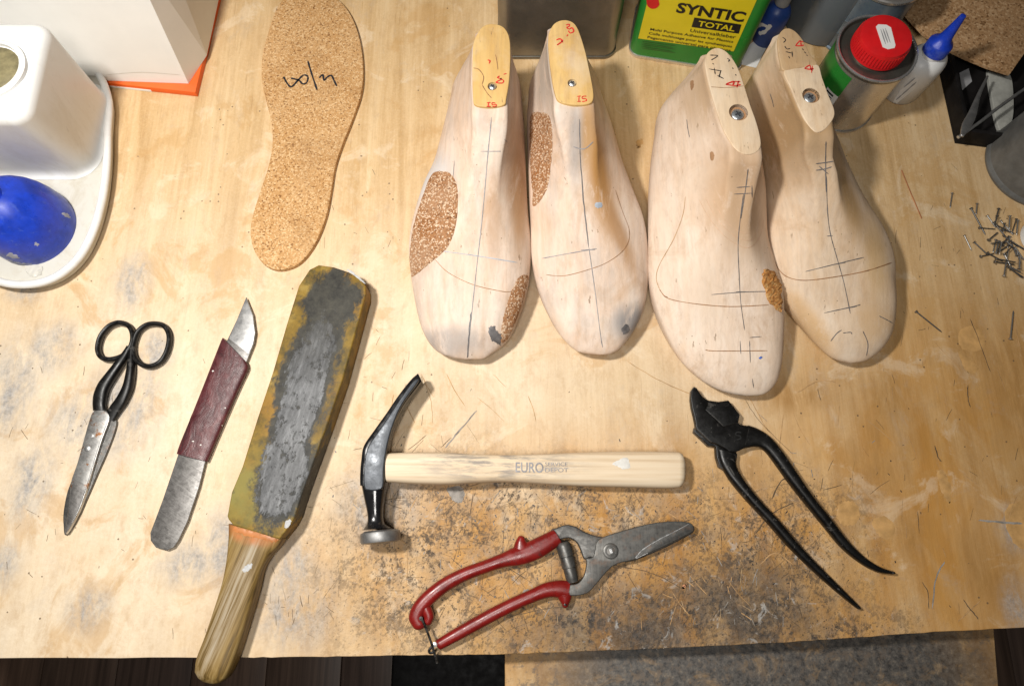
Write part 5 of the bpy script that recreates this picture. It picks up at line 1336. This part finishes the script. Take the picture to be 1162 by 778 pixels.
# ------------------------------------------------------------------ paper slip, small tube, jars behind
pp = px_poly([(836, 72), (858, 77), (876, 42), (866, 38), (846, 55)], 0.0009)
V, Fc = slab(pp, .0004, .0009); tag(build('paper_slip', V, Fc, 'white_card', base=P(858, 60)), 'white paper slip lying behind the recessed screw lasts', 'paper')
tb = P(867, 44, 0)
tu = empty('small_bottle', tb, 'small blue and white labelled bottle beside the adhesive tin', 'bottle')
V, Fc = lathe([(.0125, .0003), (.0138, .002), (.0138, .040), (.011, .046), (.006, .049), (.006, .052)], tb, 28); bb = build('bottle_body', V, Fc, plain('blue_label', (.02, .06, .26), .4), tu)
V, Fc = lathe([(.0075, .052), (.0072, .068), (.0005, .069)], tb, 20); build('cap', V, Fc, 'grey_print', tu)
vt = bvh_of(bb)
mark('white_swirl', [[(856, 33), (864, 28), (872, 31)], [(861, 38), (868, 36), (875, 28)]], vt, .004, 'white_print', tu, .0003, (866, 32))
jb = P(928, 20, 0)
jr = empty('glass_jar', jb, 'cloudy glass jar standing behind the lasts', 'jar')
gm = NT('cloudy_glass', .12); gm.col((.20, .22, .235)); gm.set('Transmission Weight', .45); gm.set('IOR', 1.45)
V, Fc = lathe([(.036, .0004), (.040, .003), (.041, .07), (.036, .082), (.034, .095), (.0325, .095), (.034, .082), (.0385, .07), (.0375, .005), (.001, .004)], jb, 44); build('jar_body', V, Fc, gm.m, jr)
b2_ = P(966, 36, 0)
bc = empty('paint_can', b2_, 'blue grey metal can behind the red capped tin', 'can')
V, Fc = lathe([(.036, .0004), (.0375, .001), (.0375, .003), (.036, .004), (.036, .022), (.0365, .023), (.036, .024), (.036, .040), (.0365, .041), (.036, .042), (.036, .078)], b2_, 48); build('can_body', V, Fc, 'grey_blue_tin', bc)
V, Fc = lathe([(.0355, .078), (.0378, .0782), (.0380, .081), (.0365, .082), (.034, .0795), (.0005, .0795)], b2_, 48); build('lid', V, Fc, 'tin_bright', bc)

# ------------------------------------------------------------------ round tin with red cap
RH = .083
rc = P(995.5, 55, RH); rbase = Vector((rc.x, rc.y, 0))
rr2 = 45.5 / 775 * ((rc - CAM).dot(Vector((0, ST, -CT))))
rcn = empty('solvent_can', rbase, 'round silver can with green label and red screw cap', 'can')
V, Fc = lathe([(rr2 * .95, .0004), (rr2 * .99, .001), (rr2 * .99, .0035), (rr2 * .955, .0045), (rr2 * .955, RH - .004)], rbase, 56); cbd = build('can_body', V, Fc, 'tin_bright', rcn, angle=30)
V, Fc = lathe([(rr2 * .955, RH - .004), (rr2 * .99, RH - .0035), (rr2, RH - .001), (rr2 * .985, RH), (rr2 * .93, RH - .0002), (rr2 * .91, RH - .004), (rr2 * .62, RH - .003), (rr2 * .60, RH + .004), (.0005, RH + .004)], rbase, 56); build('can_top', V, Fc, 'tin', rcn, angle=30)
V, Fc = tube([rbase + Vector((math.cos(2 * math.pi * k / 56) * rr2 * .975, math.sin(2 * math.pi * k / 56) * rr2 * .975, RH)) for k in range(56)], .0013, 8, True); build('rim', V, Fc, 'bright_steel', rcn)
capr = rr2 * .66
V, Fc = lathe([(capr * 1.02, RH + .0005), (capr, RH + .003), (capr * .97, RH + .014), (capr * .93, RH + .0165), (capr * .80, RH + .0172), (.0005, RH + .0172)], rbase, 48); build('screw_cap', V, Fc, 'red_plastic', rcn, angle=30)
g = merge(*[tube([rbase + Vector((math.cos(a) * capr * 1.005, math.sin(a) * capr * 1.005, RH + .003)), rbase + Vector((math.cos(a) * capr * .975, math.sin(a) * capr * .975, RH + .0135))], .0006, 5) for a in [2 * math.pi * k / 54 for k in range(54)]])
build('cap_ribs', *g, 'red_plastic', rcn)
V, Fc = slab_px(Z([(366, 118), (376, 108), (412, 110), (432, 122), (452, 200), (448, 212), (420, 218), (396, 208)], 3.89, 900, 0), RH + .0173, RH + .0176); build('price_sticker', V, Fc, 'white_print', rcn)
mark('sticker_print', [Z(q, 3.89, 900, 0) for q in ([(386, 130), (408, 196)], [(396, 128), (418, 192)], [(406, 126), (428, 190)])], RH + .0176, .0011, 'grey_print', rcn, .0002)
def shell(a0, a1, z0, z1, rad, n=24):
    V, Fc = [], []
    for k in range(n + 1):
        a = a0 + (a1 - a0) * k / n
        for z in (z0, z1): V.append(rbase + Vector((math.cos(a) * rad, math.sin(a) * rad, z)))
    for k in range(n): Fc.append((2 * k, 2 * k + 2, 2 * k + 3, 2 * k + 1))
    return V, Fc
rw = rr2 * .955
build('green_label', *shell(R(95), R(229), .008, RH - .008, rw + .0004), 'green_paint', rcn)
build('barcode_label', *shell(R(206), R(229), .012, .048, rw + .0008, 6), 'white_print', rcn)
build('barcode', *merge(*[shell(R(208), R(222), .014 + k * .0030, .0155 + k * .0030 + (.0005 if k % 3 else -.0004), rw + .0011, 4) for k in range(11)]), 'black_print', rcn)
# ------------------------------------------------------------------ dropper bottle
db = P(1022, 103, 0)
dr = empty('dropper_bottle', db, 'white squeeze bottle with pointed blue nozzle next to the red capped can', 'bottle')
ndir = Vector((.05, .10, 1)).normalized()
def oval(prof, c, n=36, k=.72, rz=.6):
    V, Fc = lathe(prof, (0, 0, 0), n)
    M = Matrix.Rotation(rz, 3, 'Z') @ Matrix.Diagonal((1, k, 1))
    return [Vector(c) + M @ v for v in V], Fc
V, Fc = oval([(.0185, .0004), (.0215, .003), (.0215, .044), (.0205, .050), (.0165, .0555), (.0115, .0575), (.0112, .061)], db, k=.85, rz=.6); body = build('bottle_body', V, Fc, 'white_plastic', dr, angle=50)
nb = db + Vector((0, 0, .0605))
V, Fc = lathe([(.0118, 0), (.0118, .010), (.0108, .0118), (.0072, .0145), (.0058, .019), (.0042, .030), (.0030, .040), (.0026, .0425), (.0005, .0432)], nb, 30, ndir); noz = build('nozzle', V, Fc, 'blue_plastic', dr, angle=40)
vb = bvh_of(body)
patch('bottle_label', Z([(468, 400), (540, 335), (556, 350), (548, 382), (455, 462), (440, 452)], 3.89, 900, 0), vb, 'white_print', dr, .0003, 3, .1, (1040, 90), smooth=0)
mark('label_print', [Z(q, 3.89, 900, 0) for q in ([(478, 420), (545, 360)], [(490, 385), (540, 342)], [(455, 440), (480, 418)])], vb, .0014, 'grey_print', dr, .0006, (1040, 90))

# ------------------------------------------------------------------ black tray with wire tool, cork sheet
ta, tb2 = P(1083, 163, 0), P(1066, 86, 0)
tv = (tb2 - ta); tl_ = tv.length; tv.normalize(); tn_ = Vector((tv.y, -tv.x, 0))
tray = empty('tool_tray', ta + tn_ * .1 + tv * .1, 'shallow black plastic tray under the cork sheet', 'tray')
def tp(u, v): q = ta + tn_ * u + tv * v; return (q.x, q.y)
V, Fc = slab([tp(0, 0), tp(.24, -.04), tp(.24, .22), tp(0, .22)], .0006, .0035, .0006, 2); build('tray_floor', V, Fc, 'black_tray', tray)
for a, b, c, d in ((tp(0, 0), tp(.004, -.0007), tp(.004, .22), tp(0, .22)), (tp(0.0042, -.0007), tp(.24, -.04), tp(.24, -.036), tp(.0042, .0035)), (tp(.0042, .216), tp(.236, .216), tp(.236, .22), tp(.0042, .22))):
    V, Fc = slab([a, b, c, d], .0037, .022, .0008, 2); build('tray_wall', V, Fc, 'black_tray', tray)
zw_ = lambda p: Z(p, 3.89, 900, 0)
V, Fc = slab_px(zw_([(735, 322), (775, 302), (790, 360), (748, 398)]), .0036, .0042); tag(build('paper_tag', V, Fc, 'grey_print', base=P(1096, 90)), 'small grey printed tag lying in the black tray', 'tag')
tw = empty('wire_tool', P(1095, 150, .004), 'thin steel rod tool lying across the corner of the black tray', 'tool')
r1 = [P(*p, z) for p, z in zip(zw_([(728, 606), (760, 585), (830, 535), (900, 480), (1019, 395), (1100, 340)]), (.024, .024, .0245, .025, .0255, .026))]
V, Fc = tube([Vector(p) for p in cr(r1, 4)], .0016, 10); build('rod', V, Fc, 'steel', tw)
rows = [(x, y, w, .0255, h) for (x, y), w, h in zip(zw_([(745, 600), (765, 555), (790, 505), (815, 430), (840, 375), (858, 338)]), (2.2, 5.5, 5.0, 2.6, 1.8, 1.2), (.0014, .0018, .0018, .0016, .0014, .001))]
V, Fc = loft_px(path_rows(rows), 2.4, 14, 5, (.001, .001)); build('flat_blade', V, Fc, 'steel', tw)
V, Fc = slab_px(zw_([(862, 305), (900, 298), (960, 330), (975, 420), (972, 520), (945, 590), (925, 596), (900, 540), (880, 440)]), .0037, .0075, .001, 4)
tag(build('grey_offcut', V, Fc, plain('pale_grey_felt', (.33, .33, .30), .8, 0, .25, 80, .2), base=P(1135, 115)), 'pale grey curved offcut lying in the black tray', 'offcut')
cs = zw_([(395, -60), (452, 0), (515, 78), (580, 148), (680, 213), (770, 256), (860, 293), (960, 324), (1019, 240), (1120, 100), (1120, -90)])
V, Fc = slab_px(cs, .0225, .0265, .0006, 0); tag(build('cork_sheet', V, Fc, 'cork_dark', base=P(1100, 30)), 'brown cork sheet lying on the black tray', 'cork sheet')

# ------------------------------------------------------------------ grey cup and pale pot at the bench side
gb = P(1172, 188, 0)
gc = empty('grey_beaker', gb, 'scuffed grey plastic beaker behind the nail pile', 'beaker')
V, Fc = lathe([(.046, .0004), (.049, .001), (.0498, .004), (.0485, .007), (.0478, .008), (.0455, .11), (.0475, .112), (.0475, .115), (.044, .115), (.0462, .010), (.0005, .009)], gb, 56); build('beaker_body', V, Fc, 'grey_plastic', gc, angle=30)
wb = P(1180, 272, 0)
wp = empty('pale_pot', wb, 'small pale pot beside the nail pile', 'pot')
V, Fc = lathe([(.018, .0003), (.0205, .002), (.021, .025), (.0195, .0275), (.0185, .0265), (.0185, .006), (.0005, .005)], wb, 36); build('pot_body', V, Fc, 'white_plastic', wp)
V, Fc = lathe([(.0183, .0155), (.0183, .0158), (.0005, .016)], wb, 30); build('filling', V, Fc, 'dirty_white', wp)

# ------------------------------------------------------------------ nails
def nail_mesh(name, mat):
    V, Fc = lathe([(.00005, -.5), (.00062, -.44), (.0007, -.40), (.0007, .455), (.0007, .46)], (0, 0, 0), 10)
    V2, F2 = lathe([(.0007, .46), (.0017, .478), (.0018, .492), (.0015, .5), (.0001, .5)], (0, 0, 0), 10)
    V, Fc = merge((V, Fc), (V2, F2))
    me = bpy.data.meshes.new(name); me.from_pydata([tuple(v) for v in V], [], Fc)
    bm = bmesh.new(); bm.from_mesh(me); bmesh.ops.recalc_face_normals(bm, faces=bm.faces[:]); bm.to_mesh(me); bm.free()
    me.shade_smooth(); me.set_sharp_from_angle(angle=R(40)); me.materials.append(MAT[mat]); return me
nm = [nail_mesh('nail', 'nail'), nail_mesh('nail', 'nail_dark')]
def nail(a, b, za_, zb2, k, label, group=None, thick=1.0):
    A, B = P(*a, za_), P(*b, zb2)
    o = bpy.data.objects.new('nail', nm[k]); col.objects.link(o)
    o.location = (A + B) / 2
    o.rotation_mode = 'QUATERNION'; o.rotation_quaternion = (A - B).to_track_quat('Z', 'Y')
    o.scale = (thick, thick, (A - B).length)
    return tag(o, label, 'nail', group)
zn = lambda p: Z(p, 5.99, 1080, 200)
pile = [((130, 215), (230, 400), 1), ((172, 185), (165, 260), 0), ((240, 265), (300, 350), 0), ((185, 350), (300, 360), 1), ((250, 435), (315, 380), 1), ((150, 445), (240, 530), 1), ((195, 545), (290, 525), 1),
        ((320, 220), (300, 290), 1), ((395, 270), (390, 360), 0), ((440, 290), (410, 380), 1), ((285, 310), (380, 430), 1), ((360, 320), (350, 380), 1), ((300, 430), (280, 520), 0), ((320, 440), (300, 525), 0), ((338, 450), (322, 530), 0),
        ((240, 520), (350, 580), 1), ((290, 580), (430, 600), 1), ((300, 560), (440, 585), 1), ((395, 410), (380, 490), 0), ((355, 680), (385, 490), 0), ((380, 610), (480, 690), 1), ((400, 630), (490, 690), 1), ((430, 480), (490, 570), 1),
        ((460, 630), (462, 540), 0), ((440, 500), (470, 600), 1), ((350, 400), (450, 480), 1), ((400, 440), (500, 500), 1), ((340, 360), (430, 390), 1), ((450, 300), (440, 400), 0), ((410, 480), (350, 540), 1), ((330, 300), (420, 400), 0), ((370, 440), (460, 520), 0), ((310, 270), (290, 340), 1), ((300, 330), (400, 380), 1)]
for _ in range(7):
    x, y, t, l = random.gauss(390, 55), random.gauss(470, 75), random.uniform(0, 6.28), random.uniform(40, 55)
    pile.append(((x - math.cos(t) * l, y - math.sin(t) * l), (x + math.cos(t) * l, y + math.sin(t) * l), random.choice((0, 1, 1))))
for i, (a, b, k) in enumerate(pile):
    A, B = zn([a, b])
    z = .0018 + (.0017 * (i % 3) if i > 6 else 0)
    nail(A, B, z, max(.0009, z - random.uniform(0, .0012)), k, 'short steel nail in the loose pile below the grey beaker', 'nails in the loose pile', random.uniform(.8, 1.1))
A, B = zn([(85, 400), (135, 505)]); nail(A, B, .0018, .0009, 0, 'single short nail lying just clear of the nail pile, towards the lasts', None, .8)
nail((1080.5, 219), (1078, 236), .0018, .0009, 0, 'single short nail lying between the tool tray and the thin splinter', None, .8)
nail((1039, 353), (1069, 377), .0018, .0010, 1, 'long dark headless nail lying alone on the bench near the toned last', None, .9)
nail((1146.6, 385), (1150, 352), .0018, .0009, 0, 'bright steel nail lying alone below the pale pot', None, 1.0)
V, Fc = tube([P(1023, 193, .0006), P(1034, 220, .0007), P(1046, 248, .0006)], .0005, 6); tag(build('splinter', V, Fc, 'splinter', base=P(1034, 220)), 'thin red brown wood splinter lying beside the toned last', 'splinter')
